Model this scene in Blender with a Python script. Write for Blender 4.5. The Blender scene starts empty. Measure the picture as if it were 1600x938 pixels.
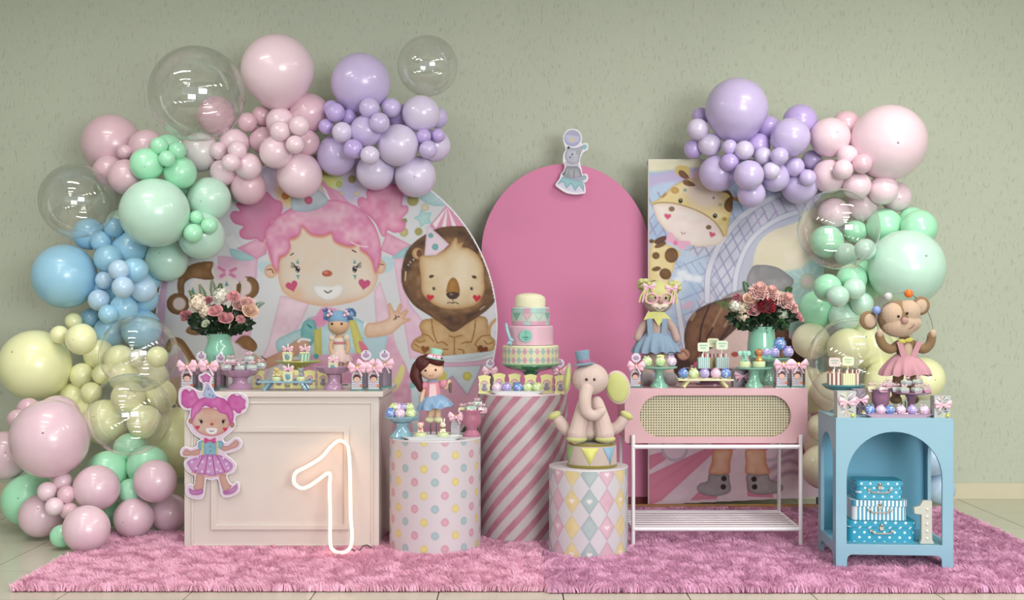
import bpy, bmesh, math, random
import numpy as np
from mathutils import Vector, Matrix, Euler
from mathutils.geometry import tessellate_polygon
PI = math.pi
sc = bpy.context.scene
COL = sc.collection
F, CZ, HY = 1800.0, 1.35, 490.0        # focal length in pixels, eye height, horizon row
# ---------------------------------------------------------------- camera
cd = bpy.data.cameras.new('camera'); cam = bpy.data.objects.new('camera', cd); COL.objects.link(cam)
cam.location = (0, 0, CZ); cam.rotation_euler = (PI/2, 0, 0)
cd.sensor_fit = 'HORIZONTAL'; cd.sensor_width = 36; cd.lens = 36*F/1600
cd.shift_y = (HY-469)/1600; cd.clip_start = 0.05; cd.clip_end = 100
sc.camera = cam
sc.view_settings.view_transform = 'Standard'; sc.view_settings.look = 'None'
sc.view_settings.gamma = 1; sc.view_settings.use_curve_mapping = False
sc.view_settings.exposure = -0.10
# ---------------------------------------------------------------- daylight from the open side of the hall
w = bpy.data.worlds.new('daylight'); sc.world = w; w.use_nodes = True
bg = w.node_tree.nodes['Background']; bg.inputs[0].default_value = (0.82, 0.9, 1.0, 1); bg.inputs[1].default_value = 1.1
def area(name, loc, rot, sx, sy, power, col):
    l = bpy.data.lights.new(name, 'AREA'); l.shape = 'RECTANGLE'; l.size = sx; l.size_y = sy; l.energy = power; l.color = col
    o = bpy.data.objects.new(name, l); COL.objects.link(o); o.location = loc; o.rotation_euler = rot
    return o
# rows of ceiling tubes running away from the party corner
for tx, tp in ((-2.7, 20), (2.5, 31)):
    for ty in (-4.6, -3.1, -1.6, -0.1, 1.4, 2.9, 4.4, 5.9):
        area('tube_light', (tx, ty, 3.98), (0, 0, 0), 1.25, 0.12, tp*1.6, (1.0, 0.97, 0.92))
# the tall open gateway behind and to the right of the camera
area('gateway_daylight', (4.4, -4.4, 2.1), (math.radians(86), 0, math.radians(22)), 4.4, 2.8, 560, (0.95, 0.98, 1.0))
# ---------------------------------------------------------------- helpers
def at(px, py, Y): return Vector(((px-800)/F*Y, Y, CZ-(py-HY)/F*Y))
def on(px, Y, z): return Vector(((px-800)/F*Y, Y, z))
def lin(c):
    o = []
    for v in c[:3]:
        v = v/255.0; o.append(v/12.92 if v <= .04045 else ((v+.055)/1.055)**2.4)
    return tuple(o)
MC = {}
def M(key, rgb=(200, 200, 200), rough=.5, metal=0.0, spec=.5, var=.05, vs=30, bump=0.0, bs=60, coat=0.0, sheen=0.0, emit=0.0):
    if key in MC: return MC[key]
    m = bpy.data.materials.new(key); MC[key] = m; m.use_nodes = True
    nt = m.node_tree; b = nt.nodes['Principled BSDF']; L = nt.links
    c = lin(rgb)
    b.inputs['Roughness'].default_value = rough; b.inputs['Metallic'].default_value = metal
    b.inputs['Specular IOR Level'].default_value = spec; b.inputs['Coat Weight'].default_value = coat
    b.inputs['Coat Roughness'].default_value = .08; b.inputs['Sheen Weight'].default_value = sheen
    tc = nt.nodes.new('ShaderNodeTexCoord')
    n = nt.nodes.new('ShaderNodeTexNoise'); n.inputs['Scale'].default_value = vs; n.inputs['Detail'].default_value = 3
    L.new(tc.outputs['Object'], n.inputs['Vector'])
    mx = nt.nodes.new('ShaderNodeMix'); mx.data_type = 'RGBA'
    mx.inputs['A'].default_value = (*[max(0, v*(1-var)) for v in c], 1); mx.inputs['B'].default_value = (*[min(1, v*(1+var)) for v in c], 1)
    L.new(n.outputs['Fac'], mx.inputs['Factor']); L.new(mx.outputs['Result'], b.inputs['Base Color'])
    if bump:
        n2 = nt.nodes.new('ShaderNodeTexNoise'); n2.inputs['Scale'].default_value = bs; n2.inputs['Detail'].default_value = 4
        L.new(tc.outputs['Object'], n2.inputs['Vector'])
        bp = nt.nodes.new('ShaderNodeBump'); bp.inputs['Strength'].default_value = bump; bp.inputs['Distance'].default_value = .004
        L.new(n2.outputs['Fac'], bp.inputs['Height']); L.new(bp.outputs['Normal'], b.inputs['Normal'])
    if emit:
        b.inputs['Emission Color'].default_value = (*c, 1); b.inputs['Emission Strength'].default_value = emit
    return m
def film(key, tint=(255, 255, 255), base=.05, rim=.75, rough=.02, power=4.0):
    """thin clear film: transparent, glossier towards grazing angles"""
    if key in MC: return MC[key]
    m = bpy.data.materials.new(key); MC[key] = m; m.use_nodes = True
    nt = m.node_tree; nt.nodes.clear(); L = nt.links
    out = nt.nodes.new('ShaderNodeOutputMaterial'); mix = nt.nodes.new('ShaderNodeMixShader')
    tr = nt.nodes.new('ShaderNodeBsdfTransparent'); tr.inputs[0].default_value = (*lin(tint), 1)
    gl = nt.nodes.new('ShaderNodeBsdfGlossy'); gl.inputs['Roughness'].default_value = rough
    lw = nt.nodes.new('ShaderNodeLayerWeight'); lw.inputs['Blend'].default_value = .5
    pw = nt.nodes.new('ShaderNodeMath'); pw.operation = 'POWER'; pw.inputs[1].default_value = power
    ma = nt.nodes.new('ShaderNodeMath'); ma.operation = 'MULTIPLY_ADD'; ma.inputs[1].default_value = rim; ma.inputs[2].default_value = base
    L.new(lw.outputs['Facing'], pw.inputs[0]); L.new(pw.outputs[0], ma.inputs[0]); L.new(ma.outputs[0], mix.inputs[0])
    L.new(tr.outputs[0], mix.inputs[1]); L.new(gl.outputs[0], mix.inputs[2]); L.new(mix.outputs[0], out.inputs[0])
    return m
def vcol(key, rough=.6, bump=.15, bs=350, spec=.4):
    """printed surface: colour comes from the print's own colour layer"""
    if key in MC: return MC[key]
    m = M(key, (200, 200, 200), rough, spec=spec, bump=bump, bs=bs); nt = m.node_tree
    a = nt.nodes.new('ShaderNodeAttribute'); a.attribute_name = 'print'
    nt.links.new(a.outputs['Color'], nt.nodes['Principled BSDF'].inputs['Base Color'])
    return m
def tag(o, label=None, cat=None, group=None, kind=None):
    if label: o['label'] = label
    if cat: o['category'] = cat
    if group: o['group'] = group
    if kind: o['kind'] = kind
    return o
def thing(name, label, cat, loc=(0, 0, 0), rotz=0, group=None):
    o = bpy.data.objects.new(name, None); COL.objects.link(o); o.empty_display_size = .05
    o.location = loc; o.rotation_euler = (0, 0, rotz)
    return tag(o, label, cat, group)
def link(name, me, mat=None, parent=None, loc=None, rot=None):
    o = bpy.data.objects.new(name, me); COL.objects.link(o)
    if mat is not None and not me.materials: me.materials.append(mat)
    if parent is not None: o.parent = parent
    if loc is not None: o.location = loc
    if rot is not None: o.rotation_euler = rot
    return o
def kids(o): return [c for c in bpy.data.objects if c.parent == o]
def dup(root, loc, rotz=None, label=None, group=None, scale=None):
    ch = kids(root)
    r = root.copy(); COL.objects.link(r); r.location = loc
    if rotz is not None: r.rotation_euler = (0, 0, rotz)
    if scale: r.scale = (scale,)*3 if not hasattr(scale, '__len__') else scale
    if label: r['label'] = label
    if group: r['group'] = group
    for c in ch:
        gk = kids(c); d = c.copy(); COL.objects.link(d); d.parent = r
        for g in gk:
            e = g.copy(); COL.objects.link(e); e.parent = d
    return r
class MB:
    def __init__(s): s.v = []; s.f = []; s.M = Matrix()
    def add(s, vs, fs):
        o = len(s.v); s.v += [s.M @ Vector(v) for v in vs]; s.f += [tuple(i+o for i in f) for f in fs]; return s
    def box(s, c, d, rz=0, rx=0, ry=0):
        R = Euler((rx, ry, rz)).to_matrix(); x, y, z = d[0]/2, d[1]/2, d[2]/2
        vs = [Vector(c)+R @ Vector(p) for p in ((-x,-y,-z),(x,-y,-z),(x,y,-z),(-x,y,-z),(-x,-y,z),(x,-y,z),(x,y,z),(-x,y,z))]
        return s.add(vs, [(0,3,2,1),(4,5,6,7),(0,1,5,4),(1,2,6,5),(2,3,7,6),(3,0,4,7)])
    def lathe(s, prof, n=28, c=(0, 0, 0), rf=None, zf=None, arc=None):
        vs, fs, rows = [], [], []
        for i, (r, z) in enumerate(prof):
            if r < 1e-6: rows.append([len(vs)]); vs.append((c[0], c[1], c[2]+z)); continue
            row = []
            for k in range(n):
                a = 2*PI*k/n; rr = r*(rf(a, i) if rf else 1); zz = z+(zf(a, i) if zf else 0)
                row.append(len(vs)); vs.append((c[0]+rr*math.cos(a), c[1]+rr*math.sin(a), c[2]+zz))
            rows.append(row)
        for A, B in zip(rows, rows[1:]):
            if len(A) == 1 and len(B) == 1: continue
            for k in range(n):
                j = (k+1) % n
                if len(A) == 1: fs.append((A[0], B[j], B[k]))
                elif len(B) == 1: fs.append((A[k], A[j], B[0]))
                else: fs.append((A[k], A[j], B[j], B[k]))
        if len(rows[0]) > 1: fs.append(tuple(reversed(rows[0])))
        if len(rows[-1]) > 1: fs.append(tuple(rows[-1]))
        return s.add(vs, fs)
    def ell(s, c, r, rot=(0, 0, 0), n=20, m=12):
        if not hasattr(r, '__len__'): r = (r, r, r)
        R = Euler(rot).to_matrix(); vs, fs = [], []
        for i in range(m+1):
            t = PI*i/m
            if i in (0, m): vs.append(Vector((0, 0, r[2]*math.cos(t)))); continue
            for k in range(n):
                a = 2*PI*k/n; vs.append(Vector((r[0]*math.sin(t)*math.cos(a), r[1]*math.sin(t)*math.sin(a), r[2]*math.cos(t))))
        def ix(i, k): return 0 if i == 0 else (1+(m-1)*n if i == m else 1+(i-1)*n+k % n)
        for i in range(m):
            for k in range(n):
                if i == 0: fs.append((0, ix(1, k), ix(1, k+1)))
                elif i == m-1: fs.append((ix(i, k+1), ix(i, k), ix(m, 0)))
                else: fs.append((ix(i, k), ix(i+1, k), ix(i+1, k+1), ix(i, k+1)))
        return s.add([Vector(c)+R @ v for v in vs], fs)
    def tube(s, pts, rad, n=8, closed=False, rnd=False, flat=1.0):
        P = [Vector(p) for p in pts]; N = len(P)
        R = list(rad) if hasattr(rad, '__len__') else [rad]*N
        if rnd:
            a = (P[0]-P[1]).normalized(); b = (P[-1]-P[-2]).normalized(); r0, r1 = R[0], R[-1]
            P = [P[0]+a*r0, P[0]+a*r0*.7]+P+[P[-1]+b*r1*.7, P[-1]+b*r1]; R = [r0*.1, r0*.7]+R+[r1*.7, r1*.1]; N = len(P)
        T = []
        for i in range(N):
            t = (P[(i+1) % N]-P[i-1]) if closed else (P[min(i+1, N-1)]-P[max(i-1, 0)])
            T.append(t.normalized())
        u = T[0].orthogonal().normalized()
        if abs(T[0].z) < .95 : u = (Vector((0, 0, 1))-T[0]*T[0].z).normalized()
        vs, fs = [], []
        for i in range(N):
            u = (u-T[i]*u.dot(T[i])).normalized(); w_ = T[i].cross(u)
            for k in range(n):
                a = 2*PI*k/n; vs.append(P[i]+u*(R[i]*math.cos(a)*flat)+w_*(R[i]*math.sin(a)))
        for i in range(N if closed else N-1):
            j = (i+1) % N
            for k in range(n):
                l = (k+1) % n; fs.append((i*n+k, i*n+l, j*n+l, j*n+k))
        if not closed: fs += [tuple(range(n-1, -1, -1)), tuple((N-1)*n+k for k in range(n))]
        return s.add(vs, fs)
    def prism(s, poly, y0, y1, holes=()):
        """outline in (x, z), extruded from y0 (front) to y1 (back), with optional holes"""
        loops = [poly]+list(holes); flat = [p for l in loops for p in l]; n = len(flat)
        tri = tessellate_polygon([[Vector((p[0], p[1], 0)) for p in l] for l in loops])
        vs = [(p[0], y0, p[1]) for p in flat]+[(p[0], y1, p[1]) for p in flat]
        fs = []
        for t in tri:
            a, b, c = [flat[i] for i in t]
            cr = (b[0]-a[0])*(c[1]-a[1])-(b[1]-a[1])*(c[0]-a[0])
            t = tuple(t) if cr > 0 else tuple(reversed(t))
            fs.append(t); fs.append(tuple(i+n for i in reversed(t)))
        o = 0
        for li, l in enumerate(loops):
            ar = sum(l[i][0]*l[(i+1) % len(l)][1]-l[(i+1) % len(l)][0]*l[i][1] for i in range(len(l)))
            for i in range(len(l)):
                a, b = o+i, o+(i+1) % len(l); q = (a, a+n, b+n, b)
                fs.append(q if (ar > 0) == (li == 0) else tuple(reversed(q)))
            o += len(l)
        return s.add(vs, fs)
    def mesh(s, name, smooth=40):
        me = bpy.data.meshes.new(name); me.from_pydata([tuple(v) for v in s.v], [], s.f); me.update()
        if smooth:
            me.polygons.foreach_set('use_smooth', [True]*len(me.polygons)); me.set_sharp_from_angle(angle=math.radians(smooth))
        return me
    def build(s, name, mat, parent=None, smooth=40, bev=0, remesh=0, loc=None, rot=None, sub=0):
        o = link(name, s.mesh(name, smooth), mat, parent, loc, rot)
        if remesh:
            r = o.modifiers.new('r', 'REMESH'); r.mode = 'VOXEL'; r.voxel_size = remesh; r.use_smooth_shade = True
            q = o.modifiers.new('s', 'SMOOTH'); q.factor = .5; q.iterations = 5
        if bev:
            b = o.modifiers.new('b', 'BEVEL'); b.width = bev; b.segments = 2; b.limit_method = 'ANGLE'; b.angle_limit = math.radians(50)
        if sub:
            q = o.modifiers.new('u', 'SUBSURF'); q.levels = sub; q.render_levels = sub
        return o
def cr(pts, closed=True, k=6):
    """smooth curve through the points"""
    P = [np.array(p, float) for p in pts]; n = len(P); out = []
    for i in range(n if closed else n-1):
        p0 = P[(i-1) % n] if closed or i > 0 else P[0]; p1 = P[i]; p2 = P[(i+1) % n]; p3 = P[(i+2) % n] if closed or i+2 < n else P[-1]
        for j in range(k):
            t = j/k; out.append(.5*((2*p1)+(-p0+p2)*t+(2*p0-5*p1+4*p2-p3)*t*t+(-p0+3*p1-3*p2+p3)*t**3))
    if not closed: out.append(P[-1])
    return out
# ---------------------------------------------------------------- flat prints: rasterised into a colour layer on a fine grid
def vnoise(ny, nx, cell, seed):
    r = np.random.RandomState(seed); gy, gx = int(ny/cell)+3, int(nx/cell)+3; g = r.rand(gy, gx)
    y = np.arange(ny)/cell; x = np.arange(nx)/cell; yi = y.astype(int); xi = x.astype(int)
    fy = (y-yi)[:, None]; fx = (x-xi)[None]; fy = fy*fy*(3-2*fy); fx = fx*fx*(3-2*fx)
    return (g[yi][:, xi]*(1-fy)*(1-fx)+g[yi+1][:, xi]*fy*(1-fx)+g[yi][:, xi+1]*(1-fy)*fx+g[yi+1][:, xi+1]*fy*fx)
class Art:
    def __init__(s, x0, y0, x1, y1, step, bgc):
        s.nx = int((x1-x0)/step)+1; s.ny = int((y1-y0)/step)+1
        s.xs = np.linspace(x0, x1, s.nx); s.ys = np.linspace(y0, y1, s.ny); s.o = (0, 0, 1); s.step = step
        s.C = np.ones((s.ny, s.nx, 3))*(np.array(bgc)/255.)
        s.N = .6*vnoise(s.ny, s.nx, 22/step, 3)+.4*vnoise(s.ny, s.nx, 7/step, 4)
        s.tone = .94
    def T(s, p): a = np.array(p, float); return np.array(s.o[:2])+a/s.o[2]
    def sdf(s, P, closed=True, m=6):
        a, b = P.min(0)-m, P.max(0)+m
        i0, i1 = np.searchsorted(s.xs, [a[0], b[0]]); j0, j1 = np.searchsorted(s.ys, [a[1], b[1]])
        if i1 <= i0 or j1 <= j0: return None
        X, Y = np.meshgrid(s.xs[i0:i1], s.ys[j0:j1]); D = np.full(X.shape, 1e9); IN = np.zeros(X.shape, bool); n = len(P)
        for k in range(n if closed else n-1):
            x1, y1 = P[k]; x2, y2 = P[(k+1) % n]; dx, dy = x2-x1, y2-y1; L = dx*dx+dy*dy+1e-9
            t = np.clip(((X-x1)*dx+(Y-y1)*dy)/L, 0, 1); D = np.minimum(D, (X-x1-t*dx)**2+(Y-y1-t*dy)**2)
            if closed and abs(dy) > 1e-9: IN ^= ((y1 > Y) != (y2 > Y)) & (X < dx*(Y-y1)/dy+x1)
        D = np.sqrt(D); return (np.where(IN, -D, D) if closed else D), (slice(j0, j1), slice(i0, i1))
    def _put(s, D, sl, col, a, col2=None, edge=None, ew=3, ea=.8, soft=.9):
        al = np.clip(.5-D/soft, 0, 1)*a
        c = np.ones(D.shape+(3,))*(np.array(col)/255.)
        if col2 is not None:
            n = np.clip((s.N[sl]-.5)*2.2+.5, 0, 1)[..., None]; c = c*(1-n)+np.array(col2)/255.*n
        if edge is not None:
            e = (np.exp(np.minimum(D, 0)/ew)*ea)[..., None]; c = c*(1-e)+np.array(edge)/255.*e
        s.C[sl] = s.C[sl]*(1-al[..., None])+c*al[..., None]
    def fill(s, pts, col, col2=None, edge=None, ew=3, ea=.8, soft=.9, a=1, sm=True):
        P = s.T(pts)
        if sm: P = np.array(cr(P, True, 4))
        r = s.sdf(P, m=4+soft)
        if r: s._put(r[0], r[1], col, a, col2, edge, ew, ea, soft)
        return s
    def poly(s, pts, col, col2=None, **k): return s.fill(pts, col, col2, sm=False, **k)
    def line(s, pts, wd, col, sm=True, a=1, soft=.9):
        wd = wd/s.o[2]
        P = s.T(pts)
        if sm and len(P) > 2: P = np.array(cr(P, False, 4))
        r = s.sdf(P, False, m=wd+2+soft)
        if r: s._put(r[0]-wd/2, r[1], col, a, soft=soft)
        return s
    def ell(s, cx, cy, rx, ry=None, rot=0, col=(0, 0, 0), **k):
        ry = rx if ry is None else ry
        p = [(cx+rx*math.cos(t)*math.cos(rot)-ry*math.sin(t)*math.sin(rot), cy+rx*math.cos(t)*math.sin(rot)+ry*math.sin(t)*math.cos(rot)) for t in [2*PI*i/20 for i in range(20)]]
        return s.fill(p, col, sm=False, **k)
    def heart(s, cx, cy, r, rot, col, **k):
        p = []
        for i in range(24):
            t = 2*PI*i/24; x = 16*math.sin(t)**3/16*r; y = -(13*math.cos(t)-5*math.cos(2*t)-2*math.cos(3*t)-math.cos(4*t))/16*r
            p.append((cx+x*math.cos(rot)-y*math.sin(rot), cy+x*math.sin(rot)+y*math.cos(rot)))
        return s.fill(p, col, sm=False, **k)
    def mesh(s, name, fn, keep=None):
        """fn maps arrays (x, y) to world coordinates"""
        X, Y = np.meshgrid(s.xs, s.ys); V = np.stack(fn(X, Y), -1).reshape(-1, 3)
        C = np.clip(s.C, 0, 1)*s.tone; Lc = np.where(C <= .04045, C/12.92, ((C+.055)/1.055)**2.4).reshape(-1, 3)
        idx = np.arange(s.ny*s.nx).reshape(s.ny, s.nx)
        q = np.stack([idx[:-1, :-1], idx[1:, :-1], idx[1:, 1:], idx[:-1, 1:]], -1)
        if keep is not None: q = q[keep]
        q = q.reshape(-1, 4); used, inv = np.unique(q, return_inverse=True); q = inv.reshape(-1, 4)
        V = V[used]; Lc = Lc[used]; me = bpy.data.meshes.new(name)
        me.vertices.add(len(V)); me.vertices.foreach_set('co', V.ravel())
        me.loops.add(q.size); me.loops.foreach_set('vertex_index', q.ravel().astype(np.int32))
        me.polygons.add(len(q)); me.polygons.foreach_set('loop_start', np.arange(0, q.size, 4, dtype=np.int32))
        me.polygons.foreach_set('loop_total', np.full(len(q), 4, np.int32))
        me.update(calc_edges=True); me.validate()
        me.polygons.foreach_set('use_smooth', [True]*len(me.polygons))
        at_ = me.color_attributes.new('print', 'FLOAT_COLOR', 'POINT')
        at_.data.foreach_set('color', np.concatenate([Lc, np.ones((len(Lc), 1))], 1).ravel().astype(np.float32))
        return me
    def mask(s, pts, sm=True, grow=0):
        P = s.T(pts)
        if sm: P = np.array(cr(P, True, 4))
        m = np.zeros((s.ny, s.nx), bool); r = s.sdf(P)
        if r: m[r[1]] = r[0] < grow
        return m
def cells(m): return m[:-1, :-1] & m[1:, :-1] & m[1:, 1:] & m[:-1, 1:]
# ================================================================ the hall
def wall_mat():
    m = M('wall_plaster', (187, 192, 174), .75, spec=.25, var=.06, vs=1.2); nt = m.node_tree; L = nt.links; b = nt.nodes['Principled BSDF']
    tc = nt.nodes.new('ShaderNodeTexCoord'); mp = nt.nodes.new('ShaderNodeMapping'); mp.inputs['Scale'].default_value = (42, 42, 10)
    L.new(tc.outputs['Object'], mp.inputs['Vector'])
    n = nt.nodes.new('ShaderNodeTexNoise'); n.inputs['Scale'].default_value = 1.6; n.inputs['Detail'].default_value = 3; n.inputs['Roughness'].default_value = .65
    L.new(mp.outputs[0], n.inputs['Vector'])
    r = nt.nodes.new('ShaderNodeMapRange'); r.inputs['From Min'].default_value = .30; r.inputs['From Max'].default_value = .40
    L.new(n.outputs['Fac'], r.inputs['Value'])
    n3 = nt.nodes.new('ShaderNodeTexNoise'); n3.inputs['Scale'].default_value = 90; n3.inputs['Detail'].default_value = 2; L.new(tc.outputs['Object'], n3.inputs['Vector'])
    ma = nt.nodes.new('ShaderNodeMath'); ma.operation = 'MULTIPLY_ADD'; ma.inputs[1].default_value = .35; L.new(n3.outputs['Fac'], ma.inputs[0]); L.new(r.outputs[0], ma.inputs[2])
    bp = nt.nodes.new('ShaderNodeBump'); bp.inputs['Strength'].default_value = .6; bp.inputs['Distance'].default_value = .006
    L.new(ma.outputs[0], bp.inputs['Height']); L.new(bp.outputs['Normal'], b.inputs['Normal'])
    return m
WM = wall_mat()
WY = 8.38
def struct(name, c, d, mat): return tag(MB().box(c, d).build(name, mat, smooth=0), kind='structure')
struct('wall_back', (0, WY+.1, 2.1), (14, .2, 4.2), WM)
struct('wall_left', (-7.1, 1.25, 2.1), (.2, 14.5, 4.2), WM)
struct('wall_right', (7.1, 1.25, 2.1), (.2, 14.5, 4.2), WM)
struct('ceiling', (0, 1.25, 4.3), (14.4, 14.5, .2), M('ceiling_white', (225, 224, 216), .8))
fl = struct('floor', (0, 1.25, -.06), (14.4, 14.5, .1), M('grout', (70, 66, 58), .9))
MT = M('floor_tile', (194, 193, 174), .28, spec=.5, var=.07, vs=3, coat=.2)
tm = MB().box((0, 0, -.005), (.592, .592, .01)).mesh('tile', 0)
for i in range(-8, 9):
    for j in range(-3, 4):
        t = link('tile', tm, MT, fl, (.244+.299+.598*i, 6.03+.299+.598*j, 0))
        t.location.z = 0 if j > -9 else 0
        if 6.03+.299+.598*j > WY: t.location.y = WY-.3+.1
bb = MB()
bb.box((0, WY-.006, .058), (14, .012, .116)); tag(bb.build('baseboard_back', M('baseboard_tile', (206, 196, 170), .45, var=.08, vs=4), smooth=0, bev=.002), kind='structure')
# ================================================================ rugs
def rug(name, label, x0, x1, y0, y1, ctip, croot, n, seed, under):
    rs = np.random.RandomState(seed)
    t = thing(name, label, 'rug', ((x0+x1)/2, (y0+y1)/2, .001))
    W, D = x1-x0, y1-y0
    MB().box((0, 0, .002), (W-.02, D-.02, .003)).build('backing', M('rug_backing_'+name+str(seed), under, .9), t, smooth=0)
    X = rs.uniform(-W/2, W/2, n); Y = rs.uniform(-D/2, D/2, n); wx0, wy0 = X+(x0+x1)/2, Y+(y0+y1)/2; ok = np.ones(n, bool)
    for cx, cy, cr2 in ((-.4387, 6.58, .256), (.0654, 6.92, .266), (.4282, 6.45, .216)): ok &= (wx0-cx)**2+(wy0-cy)**2 > cr2**2
    ok &= ~((wx0 > -1.85) & (wx0 < -.76) & (wy0 > 6.535) & (wy0 < 7.27)); X, Y = X[ok], Y[ok]; n = len(X)
    # clump field: tips lean towards shared directions that vary over the pile
    def nz(sc_, sd):
        g = vnoise(int(D/sc_*8)+20, int(W/sc_*8)+20, 8, sd); return g[((Y+D/2)/sc_*8).astype(int), ((X+W/2)/sc_*8).astype(int)]
    ang = nz(.07, seed+1)*1.6*PI+nz(.025, seed+2)*2.6; lean = .012+.020*nz(.045, seed+3)
    h = .029+.010*nz(.035, seed+4)+rs.uniform(-.004, .006, n)
    dx = np.cos(ang)*lean+rs.normal(0, .006, n); dy = np.sin(ang)*lean*.8+rs.normal(0, .006, n)-.004
    wd = rs.uniform(.0016, .0032, n); pa = rs.uniform(0, PI, n); wx, wy = np.cos(pa)*wd, np.sin(pa)*wd
    base = np.stack([X, Y, np.full(n, .004)], 1)
    A = base+np.stack([-wx, -wy, 0*X], 1); B = base+np.stack([wx, wy, 0*X], 1)
    mid = base+np.stack([dx*.35, dy*.35, h*.65], 1)
    Cc = mid+np.stack([wx, wy, 0*X], 1)*.9; Dd = mid+np.stack([-wx, -wy, 0*X], 1)*.9
    E = base+np.stack([dx, dy, h], 1)
    V = np.stack([A, B, Cc, Dd, E], 1).reshape(-1, 3)
    k = (np.arange(n)*5)[:, None]
    lv = np.concatenate([k+np.array([[0, 1, 2, 3]]), k+np.array([[3, 2, 4]])], 1).ravel()
    ls = (np.arange(n)[:, None]*7+np.array([[0, 4]])).ravel(); lt = np.tile([4, 3], n)
    me = bpy.data.meshes.new('pile'); me.vertices.add(len(V)); me.vertices.foreach_set('co', V.ravel())
    me.loops.add(len(lv)); me.loops.foreach_set('vertex_index', lv.astype(np.int32))
    me.polygons.add(len(ls)); me.polygons.foreach_set('loop_start', ls.astype(np.int32)); me.polygons.foreach_set('loop_total', lt.astype(np.int32))
    me.update(calc_edges=True)
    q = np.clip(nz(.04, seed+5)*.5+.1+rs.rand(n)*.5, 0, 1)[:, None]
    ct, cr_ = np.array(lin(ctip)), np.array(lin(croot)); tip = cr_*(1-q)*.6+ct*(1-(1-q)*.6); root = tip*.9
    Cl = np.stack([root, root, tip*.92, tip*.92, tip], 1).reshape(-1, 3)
    a = me.color_attributes.new('print', 'FLOAT_COLOR', 'POINT'); a.data.foreach_set('color', np.concatenate([Cl, np.ones((len(Cl), 1))], 1).ravel().astype(np.float32))
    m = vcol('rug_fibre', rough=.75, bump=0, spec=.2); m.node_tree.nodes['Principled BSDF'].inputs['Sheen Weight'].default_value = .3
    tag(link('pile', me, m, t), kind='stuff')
rug('shag_rug', 'left salmon pink shaggy rug under the white table and dotted column', -2.43, .165, 5.57, 7.0, (255, 202, 226), (252, 178, 210), 120000, 11, (120, 60, 70))
rug('shag_rug', 'right mauve pink shaggy rug under the blue cabinet and white shelf stand', .17, 2.98, 5.54, 7.84, (246, 190, 222), (226, 158, 198), 190000, 31, (120, 60, 80))
# ================================================================ balloons
BC = {'pale pink': (238, 210, 220), 'dusty rose': (216, 182, 192), 'rose pink': (226, 188, 200), 'lilac': (202, 186, 226), 'pale lilac': (216, 204, 230), 'deep lilac': (192, 170, 224),
      'mint green': (168, 230, 192), 'pale mint': (194, 228, 210), 'sky blue': (158, 206, 232), 'pale blue': (186, 214, 238), 'pale yellow': (242, 242, 190), 'cream yellow': (236, 234, 200),
      'shell pink': (226, 194, 206), 'pearl white': (222, 214, 214)}
def bprof():
    o = []
    for i in range(21):
        t = PI*i/20; z = -math.cos(t); r = math.sin(t)
        if z < 0: r *= 1-.10*z*z*(1 if i > 0 else 0); z = z*(1+.16*z*z*abs(z))
        o.append((max(r, 0), z))
    o[0] = (0, o[0][1]); o[-1] = (0, o[-1][1]); return o
BM = {}
def bmesh_for(col):
    if col not in BM:
        mt = M('latex_'+col.replace(' ', '_'), BC[col], .30, spec=.5, var=.03, vs=4, coat=.4)
        p = mt.node_tree.nodes['Principled BSDF']; p.inputs['Subsurface Weight'].default_value = 0
        a = MB().lathe(bprof(), 36).mesh('balloon_'+col, 80); a.materials.append(mt)
        k = MB().lathe([(0, -1.20), (.10, -1.21), (.13, -1.19), (.05, -1.155), (.07, -1.12), (.02, -1.1), (0, -1.1)], 14).mesh('knot', 60); k.materials.append(mt)
        d = MB().ell((0, 0, .993), (.035, .035, .02), n=10, m=6).mesh('crown_dot', 60)
        d.materials.append(M('crown_dot_'+col.replace(' ', '_'), tuple(int(v*.72) for v in BC[col]), .4))
        BM[col] = (a, k, d)
    return BM[col]
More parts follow.
